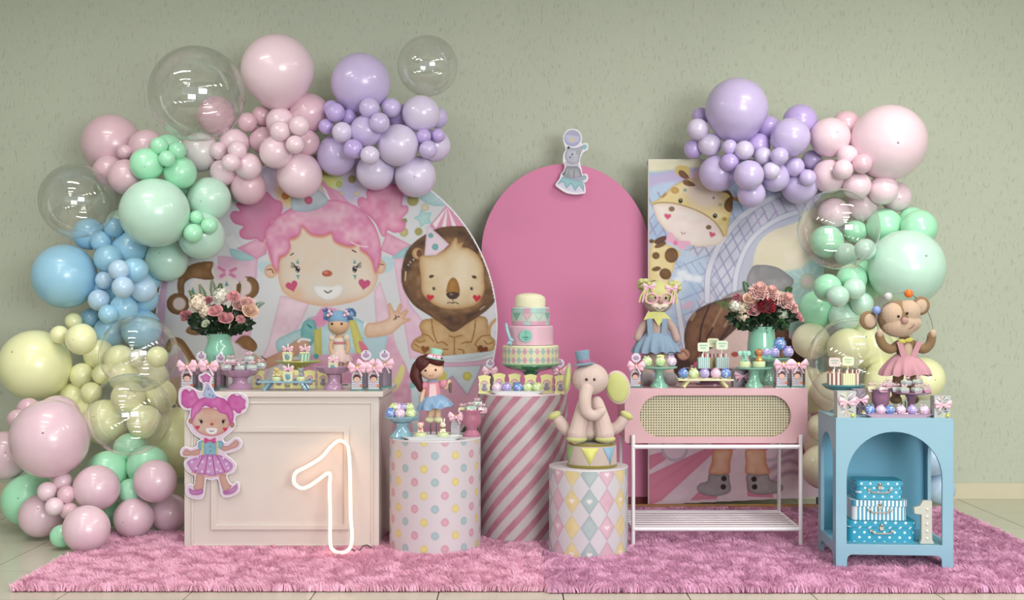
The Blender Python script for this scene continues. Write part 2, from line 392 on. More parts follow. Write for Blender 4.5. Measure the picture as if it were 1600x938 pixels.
# each cluster: (phrase, start depth, front limit, [(x, y, r, colour[, depth or None, flag])]) from back to front
C_ = {'P': 'pale pink', 'D': 'dusty rose', 'R': 'rose pink', 'L': 'lilac', 'l': 'pale lilac', 'V': 'deep lilac', 'G': 'mint green', 'g': 'pale mint', 'B': 'sky blue', 'b': 'pale blue',
      'Y': 'pale yellow', 'y': 'cream yellow', 'S': 'shell pink', 'W': 'pearl white'}
CL = [
 ('upper left mauve cluster', 8.1, 7.2, [(175,226,46,'D'),(229,230,27,'D'),(170,267,24,'D'),(197,277,28,'D'),(195,238,12,'D')]),
 ('left pink cluster', 7.93, 7.0, [(338,180,30,'R'),(483,177,31,'R'),(434,110,56,'P','down'),(313,238,30,'W'),(410,182,17,'R'),(412,220,22,'R'),(480,223,20,'R'),(388,292,28,'R'),(349,269,21,'P'),(388,260,21,'P'),
   (367,225,24,'P'),(387,191,15,'R'),(468,274,36,'P'),(438,190,22,'P'),(431,238,26,'P'),(371,235,15,'P'),(342,236,14,'P'),(361,254,14,'P'),(438,205,16,'P'),(468,197,16,'P'),(461,226,14,'P')]),
 ('left lilac cluster', 7.93, 6.95, [(625,182,20,'V'),(564,130,47,'L','down'),(683,184,17,'L'),(679,228,25,'l'),(545,183,12,'V'),(572,205,25,'L'),(526,243,31,'L'),(587,268,30,'l'),(649,276,32,'l'),(658,178,29,'l'),
   (622,227,32,'l'),(510,198,12,'V'),(518,170,13,'V'),(524,176,15,'V'),(535,207,16,'l'),(577,169,16,'L'),(611,169,16,'L'),(593,192,16,'L'),(552,233,15,'V'),(578,243,15,'l'),(662,213,12,'V'),(685,212,11,'V'),(669,234,14,'L')]),
 ('left mint cluster', 7.93, 6.95, [(188,350,22,'g'),(263,234,24,'G'),(291,300,22,'G'),(327,311,34,'g'),(315,369,36,'g'),(261,408,32,'g'),(229,257,26,'G'),(281,270,26,'G'),(242,333,54,'g'),
   (249,228,14,'G'),(277,235,14,'G'),(261,248,13,'G'),(307,340,11,'G'),(327,353,13,'G'),(302,365,15,'G')]),
 ('left blue cluster', 7.9, 6.95, [(139,366,25,'B'),(178,356,15,'B'),(236,440,15,'B'),(175,450,30,'B'),(101,432,50,'B'),(202,388,28,'B'),(223,466,24,'B'),(172,520,25,'B'),(221,515,31,'B'),(158,378,16,'B'),(194,482,22,'B'),(224,452,21,'b'),
   (169,404,22,'B'),(211,422,20,'B'),(186,422,16,'b'),(163,438,14,'b'),(192,449,17,'b'),(155,469,17,'b'),(169,491,15,'B'),(141,497,15,'B')]),
 ('left yellow cluster', 7.75, 6.85, [(275,692,54,'Y'),(115,502,13,'Y'),(55,571,55,'Y'),(155,555,24,'Y'),(187,563,24,'Y'),(118,622,26,'Y'),(232,593,32,'y'),(250,618,26,'Y'),(195,590,24,'Y'),(200,622,26,'Y'),(140,650,30,'Y'),(93,523,14,'Y'),
   (127,530,24,'Y'),(164,660,35,'Y'),(226,660,27,'Y'),(215,560,14,'y'),(246,558,17,'Y'),(128,587,19,'Y'),(160,585,16,'Y'),(143,614,17,'Y')]),
 ('bottom left cluster', 7.25, 6.5, [(45,640,18,'R'),(8,712,38,'S'),(90,655,36,'S'),(46,782,42,'G'),(204,703,26,'G'),(168,737,32,'G'),(231,729,32,'G'),(176,803,20,'G'),(97,838,18,'G'),(204,768,20,'G'),(27,655,15,'R'),(78,686,61,'S'),
   (243,752,33,'S'),(264,802,30,'S'),(209,810,31,'S'),(151,763,36,'S'),(65,806,34,'S'),(135,827,36,'S'),(98,753,15,'S'),(74,768,15,'P'),(108,799,14,'R'),(104,773,14,'R'),(85,792,14,'P')]),
 ('right lilac cluster', 7.93, 7.0, [(1095,182,14,'V'),(1200,200,19,'V'),(1250,190,27,'V'),(1151,171,49,'L','down'),(1083,233,15,'V'),(1184,228,20,'V'),(1235,215,31,'L'),(1122,271,29,'L'),(1249,291,28,'L'),(1211,277,23,'L'),(1174,303,22,'L'),
   (1170,274,23,'L'),(1109,226,18,'l'),(1090,202,17,'l'),(1140,230,12,'L'),(1163,235,15,'l'),(1192,244,14,'l'),(1218,244,14,'L'),(1140,254,14,'V'),(1269,250,16,'L'),(1205,267,14,'l'),(1242,261,15,'L'),(1262,278,13,'L')]),
 ('right pink cluster', 7.93, 7.0, [(1322,195,22,'R'),(1388,223,58,'P'),(1297,215,31,'P'),(1400,308,24,'P'),(1296,275,27,'P'),(1303,333,24,'P'),(1348,322,24,'P'),(1380,297,23,'P'),(1339,290,22,'P'),(1324,243,16,'P'),(1347,256,15,'R'),(1317,265,16,'P')]),
 ('right mint cluster', 7.9, 7.0, [(1425,346,22,'G'),(1382,354,28,'G'),(1436,357,28,'G'),(1345,440,34,'G'),(1276,484,29,'G'),(1319,495,24,'g'),(1416,419,59,'g'),(1292,378,26,'G'),(1336,362,18,'G'),(1322,398,18,'g'),(1352,390,17,'g'),
   (1331,436,24,'G'),(1293,450,22,'G'),(1347,474,18,'g'),(1309,463,17,'g'),(1335,451,17,'g')]),
 ('right yellow cluster', 7.9, 7.1, [(1262,610,36,'y'),(1296,690,40,'y'),(1360,540,42,'Y'),(1442,592,34,'Y'),(1285,730,34,'y'),(1300,612,32,'y'),(1267,533,29,'y'),(1325,545,32,'Y'),(1385,600,36,'Y'),(1283,668,22,'y')]),
 ('pair behind the blue cabinet', 8.33, 7.9, [(1468,764,24,'b'),(1454,712,32,'b')]),
]
random.seed(5)
def ordw(i, n):
    if n == 1: return ''
    if i == 0: return 'highest'
    if i == n-1: return 'lowest'
    return ['', 'second', 'third', 'fourth', 'fifth', 'sixth', 'seventh', 'eighth', 'ninth', 'tenth', 'eleventh', 'twelfth', 'thirteenth'][i]+' highest'
def sizew(r): return 'tiny' if r < 15.5 else 'small' if r < 21 else 'medium' if r < 29 else 'large' if r < 42 else 'giant'
placed = []
for phrase, Y0, Ym, lst in CL:
    fam = {}
    for b in lst: fam.setdefault((sizew(b[2]), C_[b[3]]), []).append(b)
    for b in lst:
        px, py, r, cc = b[:4]; flag = b[4] if len(b) > 4 else ''
        col = C_[cc]; Y = Y0-r*Y0/F
        for it in range(3):
            rw = r*Y/F; Yn = Y0-rw
            for (qx, qy, qr, qY) in placed:
                c = at(qx, qy, qY); q = qr*qY/F; me_ = at(px, py, Y); d2 = (c.x-me_.x)**2+(c.z-me_.z)**2; lim = ((rw+q)*.9)**2
                if d2 < lim: Yn = min(Yn, qY-math.sqrt(lim-d2))
            Y = max(Yn, Ym-.1*(r < 18))
        rw = r*Y/F; p = at(px, py, Y)
        if p.z-rw < .01:       # rests on the floor: slide along the sight line until it just touches
            Y = Y*(CZ-.012)/(CZ-p.z+rw); rw = r*Y/F; p = at(px, py, Y)
        placed.append((px, py, r, Y))
        fm = sorted(fam[(sizew(r), col)], key=lambda e: e[1]); k = fm.index(b); wd_ = ordw(k, len(fm))
        lab = f'{sizew(r)} {col} balloon in the {phrase}' if not wd_ else f'{sizew(r)} {col} balloon, {wd_} of its look in the {phrase}'
        me, kn, dt = bmesh_for(col)
        o = link('balloon', me, None); o.location = p
        if flag == 'down': nd = Vector((random.uniform(-.15, .15), .45, -1))
        else: nd = Vector((random.uniform(-.5, .5), 1, random.uniform(-.6, .3)))
        o.rotation_mode = 'QUATERNION'; o.rotation_quaternion = (-nd).to_track_quat('Z', 'Y')
        o.scale = (rw*random.uniform(.985, 1.03), rw*random.uniform(.985, 1.03), rw)
        tag(o, lab, 'balloon', 'latex balloons of the garland')
        link('knot', kn, None, o)
        if flag != 'down' and r > 13 and random.random() < .5: link('crown_dot', dt, None, o)
print('balloons', len(placed), 'min Y', min(p[3] for p in placed))
# clear bubble balloons
FB = film('bubble_film', base=.12, rim=.6, rough=.015, power=3.0)
def bubprof():
    o = [(0, -1.06), (.03, -1.05)]
    for i in range(1, 24):
        t = PI*i/24; z = -math.cos(t); o.append((math.sin(t), z))
    return o+[(0, 1.0)]
bub = MB().lathe(bubprof(), 48).mesh('bubble', 80)
btail = MB().tube([(0, 0, -1.05), (.02, 0, -1.12), (0, .01, -1.2)], [.03, .02, .035], 10).mesh('tail', 60)
for px, py, r, Y, lab in [(308,147,74,7.35,'giant clear bubble balloon left of the giant pink balloon, highest clear one on the left'),(668,103,47,7.75,'clear bubble balloon above the left lilac cluster'),(121,314,58,7.5,'clear bubble balloon above the giant blue balloon'),
    (217,553,60,7.0,'clear bubble balloon in front of the lowest blue balloons'),(203,648,64,6.6,'lowest clear bubble balloon, in front of the left yellow cluster'),(1310,358,63,6.9,'clear bubble balloon in front of the right pink and mint clusters'),(1332,567,70,7.0,'giant clear bubble balloon behind the striped candle boxes')]:
    rw = r*Y/F; o = link('bubble_balloon', bub, FB); o.location = at(px, py, Y); o.scale = (rw,)*3; o.rotation_euler = (random.uniform(-.4, .4), random.uniform(-.4, .4), 0)
    tag(o, lab, 'balloon'); link('tail', btail, FB, o)
# ================================================================ round circus backdrop (left)
BY = 7.92
a = Art(241, 239, 779, 777, 1.25, (212, 212, 216))
W_, PK = (214, 215, 220), (226, 190, 206)
# sky of confetti at the top
a.fill([(430,240),(600,240),(660,300),(590,330),(500,320),(440,330),(400,300)], (196,188,214), (214,196,212), soft=14)
a.ell(455,298,22,26,0,(226,206,140),col2=(214,170,120),soft=14); a.ell(515,283,20,16,0,(212,214,130),col2=(200,214,190),soft=12); a.ell(545,300,16,14,0,(190,182,214),soft=10)
for x,y,r,c in [(533,303,4,(220,210,160)),(557,303,4,(226,214,180)),(530,288,5,(196,204,110)),(508,268,6,(200,206,90)),(550,280,6,(170,150,90)),(446,306,6,(196,120,60)),(645,313,9,(176,166,104)),(664,324,6,(224,214,180)),(632,345,4,(150,150,90)),(631,363,7,(196,186,130)),(654,362,6,(172,164,96)),(690,315,4,(150,160,110)),(400,296,6,(210,200,120))]:
    a.ell(x,y,r,None,0,c,edge=tuple(int(v*.8) for v in c),soft=2)
a.fill([(655,308),(676,297),(697,318),(686,322),(671,320)], (176,204,208), (196,216,216), edge=(140,180,186))
p = [(662+(15 if i%2 else 9)*math.cos(i*PI/5), 341+(15 if i%2 else 9)*math.sin(i*PI/5)) for i in range(10)]; a.fill(p,(168,206,206),(190,216,214),edge=(140,186,190))
# tent stripes fanning down from the top
a.poly([(241,440),(262,430),(256,520),(262,600),(270,700),(241,700)], (198,160,190), (212,178,204), soft=3)
a.poly([(262,560),(285,545),(305,640),(330,777),(262,777)], (206,172,196), soft=2)
a.poly([(340,400),(403,404),(398,470),(392,520),(384,600),(345,500)], (216,170,196), (226,190,208), edge=(196,150,180), soft=2)
a.poly([(438,462),(486,470),(470,505),(430,560),(400,625),(360,777),(330,777),(380,620),(418,540)], (222,190,206), (232,206,218), edge=(196,160,186), ew=2)
a.poly([(584,455),(594,440),(604,470),(616,530),(650,640),(660,777),(610,777),(600,640),(590,540)], (222,190,206), (230,204,216), edge=(196,160,186), ew=2)
a.poly([(614,404),(632,403),(629,440),(640,475),(660,500),(668,545),(690,600),(700,660),(640,560)], (222,184,204), (230,198,214), edge=(200,160,188), ew=2)
a.poly([(608,520),(634,570),(660,640),(680,777),(560,777),(585,600)], (214,160,184), (224,180,200), soft=2)
a.poly([(585,620),(640,585),(700,640),(720,777),(560,777)], (206,146,172), (222,180,198), soft=6)
a.fill([(618,590),(628,570),(632,580),(622,606),(606,616)], (222,216,140), soft=3)
# bunting
a.poly([(345,372),(365,362),(380,385),(362,395)], (222,222,224), edge=(190,190,200), ew=2)
a.poly([(370,388),(403,372),(418,380),(416,397),(401,405)], (220,158,184), (228,180,200), edge=(196,120,156), ew=3)
a.fill([(358,390),(372,391),(398,404),(380,408),(364,403)], (172,206,208), edge=(140,180,188))
a.poly([(604,363),(642,383),(617,401),(594,391)], (220,158,184), (230,186,204), edge=(200,120,156), ew=3)
a.poly([(643,382),(640,402),(610,404),(622,394)], (164,200,204), edge=(130,176,184))
a.fill([(402,412),(420,410),(424,424),(412,428)], (186,208,216)); a.fill([(596,402),(614,404),(614,420),(600,426)], (184,208,216))
# lion's striped tent top
a.poly([(699,319),(671,353),(682,362),(729,357),(724,342)], (220,150,180), edge=(196,120,156), ew=2)
for q in [(676,350,681,357),(690,356,697,356),(707,355,714,356)]: a.poly([(699,323),(q[0],q[1]),(q[2],q[3])], (238,226,232))
a.poly([(745,470),(779,470),(779,560),(768,560)], (214,212,222), (222,220,228))
a.line([(770,500),(767,530),(775,560)],2,(235,235,240))
# monkey, behind the flowers
BR = (132,94,56); BD = (92,60,36)
a.ell(345,470,56,50,0,(224,212,208),col2=(232,222,216),soft=3)
a.fill([(332,409),(300,413),(281,430),(277,450),(283,472),(288,460),(288,444),(300,435),(319,437),(334,436),(330,424)], BR, (168,128,84), edge=BD, ew=3)
a.ell(278,475,18,17,0,BR,edge=BD); a.ell(280,475,10,10,0,(218,200,196),soft=2)
a.ell(388,450,17,18,0,BR,edge=BD); a.ell(384,450,9,11,0,(222,204,200),soft=2); a.poly([(376,434),(386,434),(384,462),(372,470)], (222,204,200)); a.poly([(370,444),(377,444),(375,466),(368,462)], BR, edge=BD)
for x,y in ((301,453),(354,443)): a.poly([(x-3,y+4),(x,y-4),(x+3,y+4)], (70,150,146))
a.fill([(334,412),(346,416),(355,420),(366,414),(380,420),(380,440),(364,436),(356,430),(344,438),(336,432)], (226,196,208), soft=3)
for q in [(342,418),(345,432),(368,420),(366,432)]: a.line([(355,426),q],5,(214,124,168),soft=2)
a.ell(355,426,4,4,0,(238,190,210))
a.fill([(290,518),(300,508),(316,516),(318,522),(302,524)], BR, (176,130,84), edge=BD)
a.fill([(362,542),(376,526),(390,526),(402,540),(396,550),(384,546),(370,544)], BR, (180,120,66), edge=BD)
a.ell(352,562,34,30,0,(214,198,204),col2=(224,210,214),soft=4)
a.line([(262,546),(268,534),(280,534),(290,546),(300,562),(306,572)],11,BR); a.line([(264,545),(270,537),(279,538),(288,549),(297,565)],4,(172,132,88),soft=3)
a.fill([(255,600),(275,590),(300,590),(300,640),(262,640)], (190,160,136), (206,178,160), soft=4)
# clown figure: shirt, braces, arms
SK, SE = (220,186,162), (196,140,104)
a.fill([(431,534),(452,521),(472,512),(480,498),(500,494),(548,496),(566,502),(574,512),(572,530),(560,556),(470,560),(452,545),(437,552)], (170,204,210), (190,216,220), edge=(120,172,180), ew=3)
a.fill([(505,480),(492,495),(480,500),(500,512),(520,500),(536,512),(545,500),(530,485)], (220,140,180), (226,160,192), soft=3)
a.poly([(566,528),(606,524),(600,560),(592,572),(570,560)], (180,206,214), edge=(150,186,196), ew=2)
a.fill([(474,504),(490,500),(495,520),(486,540),(478,532),(470,526)], (116,178,180), (140,194,196), edge=(90,150,156), soft=1.5)
a.line([(481,508),(486,512)],3,(60,130,136)); a.poly([(568,506),(573,503),(578,526),(570,527)], (236,236,238))
a.fill([(414,560),(440,548),(462,532),(472,528),(484,538),(480,548),(456,560),(430,572),(408,578),(392,572),(398,560)], (212,170,148), (200,150,130), edge=(180,130,110))
for q in [(396,556),(392,566),(398,580),(408,586)]: a.line([(412,568),q],7,(208,168,150),soft=2)
a.line([(408,557),(416,563)],1.5,(90,60,50)); a.line([(484,532),(472,530),(466,534)],4,(236,236,238))
for q in ([(490,516),(502,512),(503,566),(492,566)], [(544,500),(555,500),(566,530),(570,560),(558,562)]): a.fill(q, (214,208,124), (204,196,104), edge=(180,170,90), sm=False)
a.poly([(470,556),(560,552),(600,580),(604,640),(440,640)], (204,140,172), (220,172,196), soft=3)
a.ell(494,557,4,4,0,(80,160,160)); a.fill([(560,534),(568,536),(576,548),(566,552)], (214,120,140), soft=2)
a.fill([(572,507),(588,504),(606,498),(607,487),(606,476),(610,474),(617,487),(624,475),(628,477),(626,489),(634,484),(638,487),(632,497),(641,498),(640,502),(629,507),(614,520),(600,525),(572,527)], SK, (228,200,178), edge=SE, ew=3)
a.line([(615,500),(619,496),(624,495)],1.6,(90,50,40)); a.line([(619,499),(618,493)],1.2,(90,50,40))
# pigtails
PF, PE = (214,128,166), (196,92,140)
a.fill([(416,299),(425,308),(431,312),(440,316),(441,330),(430,345),(425,345),(416,361),(413,376),(406,378),(401,373),(389,375),(376,371),(374,361),(380,354),(366,349),(359,338),(364,330),(375,330),(368,319),(383,315),(402,313),(404,304)], PF, (206,140,170), edge=PE, ew=3)
a.fill([(573,310),(572,300),(580,293),(599,290),(617,287),(630,300),(628,320),(637,322),(637,332),(628,342),(634,350),(630,361),(616,364),(606,360),(602,369),(596,368),(586,348),(571,333),(560,322),(559,311),(566,308)], PF, (226,168,188), edge=PE, ew=3)
# pennant & hat
a.poly([(499,282),(506,282),(532,318),(512,316)], (220,150,180)); a.poly([(503,290),(509,296),(518,316),(512,315)], (236,224,230)); a.poly([(510,290),(530,300),(550,322),(530,317)], (222,166,190),edge=(206,130,166))
# head
a.ell(423,424,10,11,0,SK,edge=SE,ew=2); a.line([(417,422),(424,421),(427,427)],1.6,(110,60,50)); a.ell(594,417,9,11,0,SK,edge=SE,ew=2); a.line([(599,414),(593,413),(590,419)],1.6,(110,60,50))
a.fill([(434,428),(435,400),(445,365),(470,345),(540,345),(572,365),(588,395),(591,420),(590,436),(583,454),(568,466),(548,473),(528,477),(508,479),(485,476),(462,469),(446,460),(438,448)], (222,202,184), (218,208,196), edge=(208,150,112), ew=7, ea=.7)
a.ell(560,440,22,24,0,(226,212,196),soft=18,a=.8); a.ell(458,455,16,10,.4,(220,180,152),soft=12,a=.7)
hb = [(434,423),(426,414),(416,378),(415,360),(432,340),(458,323),(470,318),(500,313),(530,313),(561,325),(583,349),(593,375),(595,400),(587,425),(581,407),(573,396),(563,389),(561,380),(552,384),(543,384),(530,380),(521,374),(518,364),(508,367),(500,368),(485,365),(472,353),(469,364),(461,371),(452,374),(454,385),(448,396),(438,402),(436,410)]
a.fill([(x,y+3.5) for x,y in hb], (206,120,96), soft=5, a=.85); a.fill(hb, (216,140,176), (230,180,198), edge=(196,86,136), ew=3.2)
a.ell(500,335,34,9,.1,(230,188,204),soft=12,a=.8); a.line([(548,378),(560,384),(575,386)],1.5,(240,214,224))
a.fill([(455,310),(466,296),(476,270),(488,290),(504,302),(513,314),(500,325),(480,331),(465,330),(456,328)], (186,198,208), (204,212,218), edge=(140,160,176), ew=2.5); a.ell(482,313,6.5,6.5,0,(214,110,140),edge=(180,80,116))
for x,s in ((465,-1),(554,1)):
    a.ell(x,421,3.6,5,0,(26,22,26)); a.ell(x+1,418.5,1.2,1.4,0,(240,240,240)); a.ell(x-1,424,.9,.9,0,(220,220,220))
    for d in (-5,-2,1): a.line([(x+s*2,418),(x+s*7,417+d),(x+s*10,416+d)],1.2,(26,22,26))
    a.poly([(x-2.5,412),(x,405),(x+2.5,412)], (96,150,140)); a.poly([(x-2.5,430),(x+1,437),(x+3,430)], (104,156,150))
a.line([(454,399),(458,396)],1.8,(60,40,40)); a.line([(550,391),(556,394)],1.8,(60,40,40))
a.ell(511,427.5,8,5,0,(192,100,76),edge=(160,72,56)); a.ell(509,426,3,1.6,0,(214,140,116),soft=2)
a.fill([(490,448),(496,446),(505,446),(517,447),(530,444),(536,450),(533,460),(523,467),(510,469),(498,464),(491,456)], (232,230,228), edge=(196,190,188), ew=1.5)
a.line([(507,454.5),(510,457),(514,457),(518,454)],1.6,(40,36,40)); a.heart(456,447,9.5,-.3,(206,84,124),edge=(176,60,104)); a.heart(569,444,9.5,.15,(206,90,130),edge=(176,60,104))
# lion
MN = (104,70,42); MK = (52,34,26)
a.fill([(674,498),(660,501),(655,511),(659,523),(648,530),(642,540),(646,548),(657,552),(670,557),(689,560),(708,559),(730,559),(746,557),(762,552),(774,544),(774,533),(766,524),(763,511),(761,499),(750,494),(710,498)], (196,160,112), (212,180,136), edge=(150,104,50), ew=4)
a.line([(764,525),(766,510),(773,501),(779,499)],5,(196,160,112)); LB = (150,98,40)
for q in [[(674,498),(677,520),(683,536)],[(743,500),(741,518),(737,534)],[(710,528),(710,556)],[(659,523),(668,524),(678,534)],[(766,524),(752,526),(742,538)],[(702,525),(710,527),(722,524)],[(651,532),(656,535),(664,532)],[(648,538),(655,543)],[(692,555),(691,547),(700,546)],[(724,556),(724,548),(716,546)],[(684,536),(692,535),(699,540)],[(736,535),(728,535),(722,537)],[(745,553),(747,545),(742,538)],[(757,533),(762,538),(770,535)]]: a.line(q,1.8,LB)
a.heart(664,546,7,.15,(132,80,36)); a.heart(754,547,8.5,.25,(120,64,34))
mane = [(681,358),(700,354),(728,355),(743,372),(757,396),(767,421),(776,448),(776,466),(764,482),(750,493),(730,506),(708,519),(690,506),(672,494),(650,480),(638,466),(629,448),(627,425),(634,397),(645,381),(662,368)]
a.fill(mane, MN, (146,110,74), edge=(70,44,28), ew=5)
a.fill([(684,361),(700,357),(726,358),(742,376),(752,392),(748,398),(730,380),(700,372),(664,385),(652,398),(640,420),(632,430),(634,400),(648,382)], MK, (90,60,38), soft=8, a=.85)
a.fill([(640,462),(664,482),(690,490),(716,492),(745,484),(768,460),(774,464),(752,486),(708,512),(670,490)], (120,84,54), (76,50,34), soft=5); a.line([(634,425),(633,438)],2,(226,206,180),soft=2); a.line([(750,484),(757,479)],1.6,(214,190,170),soft=2)
for x,y in ((641,410),(646,406),(638,414)): a.ell(x,y,1.4,1.4,0,(200,190,160),soft=1.5)
a.ell(652,396,8.5,9,0,(206,176,136),edge=(150,104,60)); a.ell(655,396,4.5,6,0,(110,66,40)); a.ell(752,396,5,8,0,(170,130,84),edge=(110,70,40))
a.fill([(655,412),(658,400),(672,399),(690,394),(702,385),(706,379),(713,371),(716,381),(724,378),(722,386),(732,388),(746,398),(755,416),(756,435),(757,452),(752,467),(742,477),(724,482),(704,483),(684,479),(668,468),(659,456),(658,436)], (214,190,152), (222,202,172), edge=(166,118,64), ew=5, ea=.8)
a.ell(722,425,14,30,0,(228,212,188),soft=16,a=.8)
a.poly([(667,352),(663,400),(681,399),(693,391),(702,382),(684,365)], (228,208,220), edge=(190,160,180), ew=1.5); a.ell(673,368,4,4,0,(130,186,186),edge=(80,140,146)); a.ell(680,386,5,5,0,(130,186,186),edge=(80,140,146))
a.ell(674,432,4,2.3,-.3,(70,44,30)); a.ell(741,433,4,2.3,.3,(70,44,30))
for x in (678,737): a.ell(x,451,2.3,2.8,0,(20,18,20)); a.ell(x+.6,450,.8,.8,0,(240,240,240))
a.fill([(698,458),(699,446),(703,437),(708,434),(713,437),(717,446),(718,458),(708,461)], (156,106,44), (172,124,60), edge=(130,82,30)); a.fill([(697,460),(702,457),(713,457),(718,460),(714,466),(707,468),(701,466)], (78,52,42), edge=(50,30,24)); a.ell(705,460,3,1.2,0,(150,130,120),soft=1.5)
a.line([(699,474),(703,472.5),(707,474.5),(711,472.5),(716,475)],1.3,(60,36,30)); a.line([(708,467),(708,473)],1,(60,36,30)); a.heart(672,465,6,.1,(196,32,60)); a.heart(745,466,6.5,.1,(196,32,60))
# podium
a.poly([(640,562),(779,548),(779,777),(650,777)], (200,214,222), (212,222,228))
a.fill([(655,556),(700,562),(740,560),(775,550),(779,556),(744,565),(700,567),(655,563)], (224,228,232), edge=(150,160,176), ew=1)
a.poly([(655,563),(700,567),(744,565),(779,557),(779,566),(750,572),(700,574),(655,570)], (222,178,202), edge=(170,140,170), ew=1)
a.poly([(655,620),(680,575),(690,600),(707,587),(730,616),(745,587),(752,570),(770,585),(779,572),(779,777),(655,777)], (222,168,192), edge=(140,150,170), ew=1.5)
a.poly([(639,608),(645,585),(656,592),(650,605)], (130,184,184)); a.ell(730,588,7,7,0,(226,220,120),edge=(180,170,80)); a.ell(690,588,8,9,0,(214,206,100),soft=3)
R_, cx_, cy_ = 267.5, 510, 508
XX, YY = np.meshgrid(a.xs, a.ys); m = cells((XX-cx_)**2+(YY-cy_)**2 < (R_-1.5)**2)
rb = thing('round_backdrop', 'large round printed circus backdrop with pink haired clown, lion and monkey', 'backdrop', (at(cx_, cy_, BY).x, BY+.02, 0))
zc = at(cx_, cy_, BY).z; Rw = R_*BY/F
b = MB(); b.prism([(Rw*math.cos(t), zc+Rw*math.sin(t)) for t in [2*PI*i/96 for i in range(96)]], -.015, .02); b.build('panel', M('panel_edge_white', (226, 222, 226), .6), rb, smooth=30)
PRT = vcol('print_cloth', rough=.62)
def flat(thing_, Y, dy):
    L0 = thing_.location
    return lambda X, Yp: ((X-800)/F*Y-L0.x, np.full(X.shape, dy), CZ-(Yp-HY)/F*Y-L0.z)
a.tone = .93
link('print', a.mesh('print', flat(rb, BY, -.0175), m), PRT, rb)
b = MB()
for s in (-.5, .5): b.box((s, .13, .035), (.05, .3, .06)); b.box((s, .03, .12), (.05, .03, .2))
b.build('foot', M('raw_wood', (150, 110, 70), .7), rb, bev=.003)
# ================================================================ plain pink arch panel (middle)
AY = 8.1
x0, x1 = at(752, 0, AY).x, at(1015.5, 0, AY).x; zt = at(0, 256, AY).z; zb = at(0, 777, AY).z; cx = (x0+x1)/2; r = (x1-x0)/2
pa = thing('arch_panel', 'plain pink fabric covered arch panel behind the tiered cake', 'backdrop', (cx, AY, 0))
prof = [(-r, zb), (r, zb)]+[(r*math.cos(t), (zt-r*1.06)+r*1.06*math.sin(t)) for t in [PI*i/40 for i in range(41)]]
me_ = M('pink_lycra', (206, 120, 158), .6, var=.03, vs=2, bump=.1, bs=300, sheen=.3)
MB().prism(prof, 0, .05).build('cover', me_, pa, smooth=30, bev=.012)
MB().box((0, .03, zb/2+.01), (2*r-.02, .035, zb)).build('base_board', M('dark_red_board', (120, 40, 50), .6), pa)
# seal cut-out pinned to its top
a = Art(866, 198, 920, 304, .5, (236, 232, 238)); a.o = (860, 190, 7.81)
ol = [(160,180),(200,110),(270,92),(345,115),(385,190),(380,270),(440,262),(462,300),(450,350),(405,375),(385,400),(360,470),(365,530),(380,580),(395,645),(440,640),(462,690),(440,735),(412,750),(425,800),(425,870),(370,885),(290,890),(190,870),(110,820),(62,770),(110,700),(130,640),(160,600),(175,540),(155,490),(160,400),(185,340),(160,250)]
a.ell(268,205,102,102,0,(196,196,222),col2=(214,212,230),edge=(150,150,186),ew=2); a.fill([(180,160),(240,120),(320,120),(350,180),(260,170)],(176,176,206),soft=1.5); a.fill([(190,240),(260,270),(350,250),(300,300),(220,290)],(170,172,208),soft=1.5)
p = [(268+(34 if i%2 else 16)*math.cos(i*PI/5-.3), 222+(34 if i%2 else 16)*math.sin(i*PI/5-.3)) for i in range(10)]; a.poly(p,(224,204,130))
a.fill([(205,310),(260,325),(330,322),(385,300),(400,330),(380,360),(360,420),(350,490),(290,520),(220,510),(180,450),(182,380)],(184,184,200),(200,200,212),edge=(130,130,150),ew=2)
a.fill([(390,290),(435,285),(445,320),(410,345)],(150,190,204)); a.ell(222,320,12,14,0,(30,30,36)); a.ell(265,402,8,14,0,(60,60,80)); a.ell(241,438,10,10,0,(90,86,110)); a.ell(336,378,24,26,0,(196,200,204),edge=(140,150,150))
a.fill([(180,490),(260,520),(330,505),(340,545),(300,570),(250,545),(210,560),(185,540)],(206,200,212),edge=(160,150,176),ew=1)
a.fill([(190,555),(250,550),(340,555),(380,640),(370,700),(280,705),(200,690),(150,650)],(160,160,166),(188,188,194),edge=(110,110,124),ew=2.5)
a.line([(290,600),(286,690)],8,(104,104,118)); a.line([(228,600),(215,660)],6,(130,130,140)); a.fill([(140,630),(170,600),(180,640),(150,655)],(110,110,124))
a.fill([(370,670),(420,655),(440,690),(400,720),(330,725),(230,715),(220,700)],(176,176,196),edge=(130,130,160),ew=1); a.ell(415,690,22,24,0,(150,184,190))
a.fill([(150,670),(300,715),(408,735),(412,860),(300,868),(200,840),(80,770)],(226,214,234),(206,206,230),sm=False)
a.poly([(150,672),(300,715),(408,738),(410,860),(350,780),(300,850),(252,760),(195,820),(155,740),(80,768)],(158,198,204),edge=(110,150,160),ew=1.5)
ca = thing('seal_cutout', 'small grey circus seal cut-out balancing a ball, fixed on top of the pink arch', 'cutout', at(892, 304, AY-.05)); 
P = np.array(cr(a.T(ol), True, 4)); SY = AY-.05
def w2(P, Y, o): return [((x-800)/F*Y-o.location.x, CZ-(y-HY)/F*Y-o.location.z) for x, y in P]
MB().prism(w2(P, SY, ca), -.005, .049).build('board', M('cutout_white', (236, 232, 240), .5), ca, smooth=0)
link('print', a.mesh('print', flat(ca, SY, -.006), cells(a.mask(ol, grow=-.9))), PRT, ca)
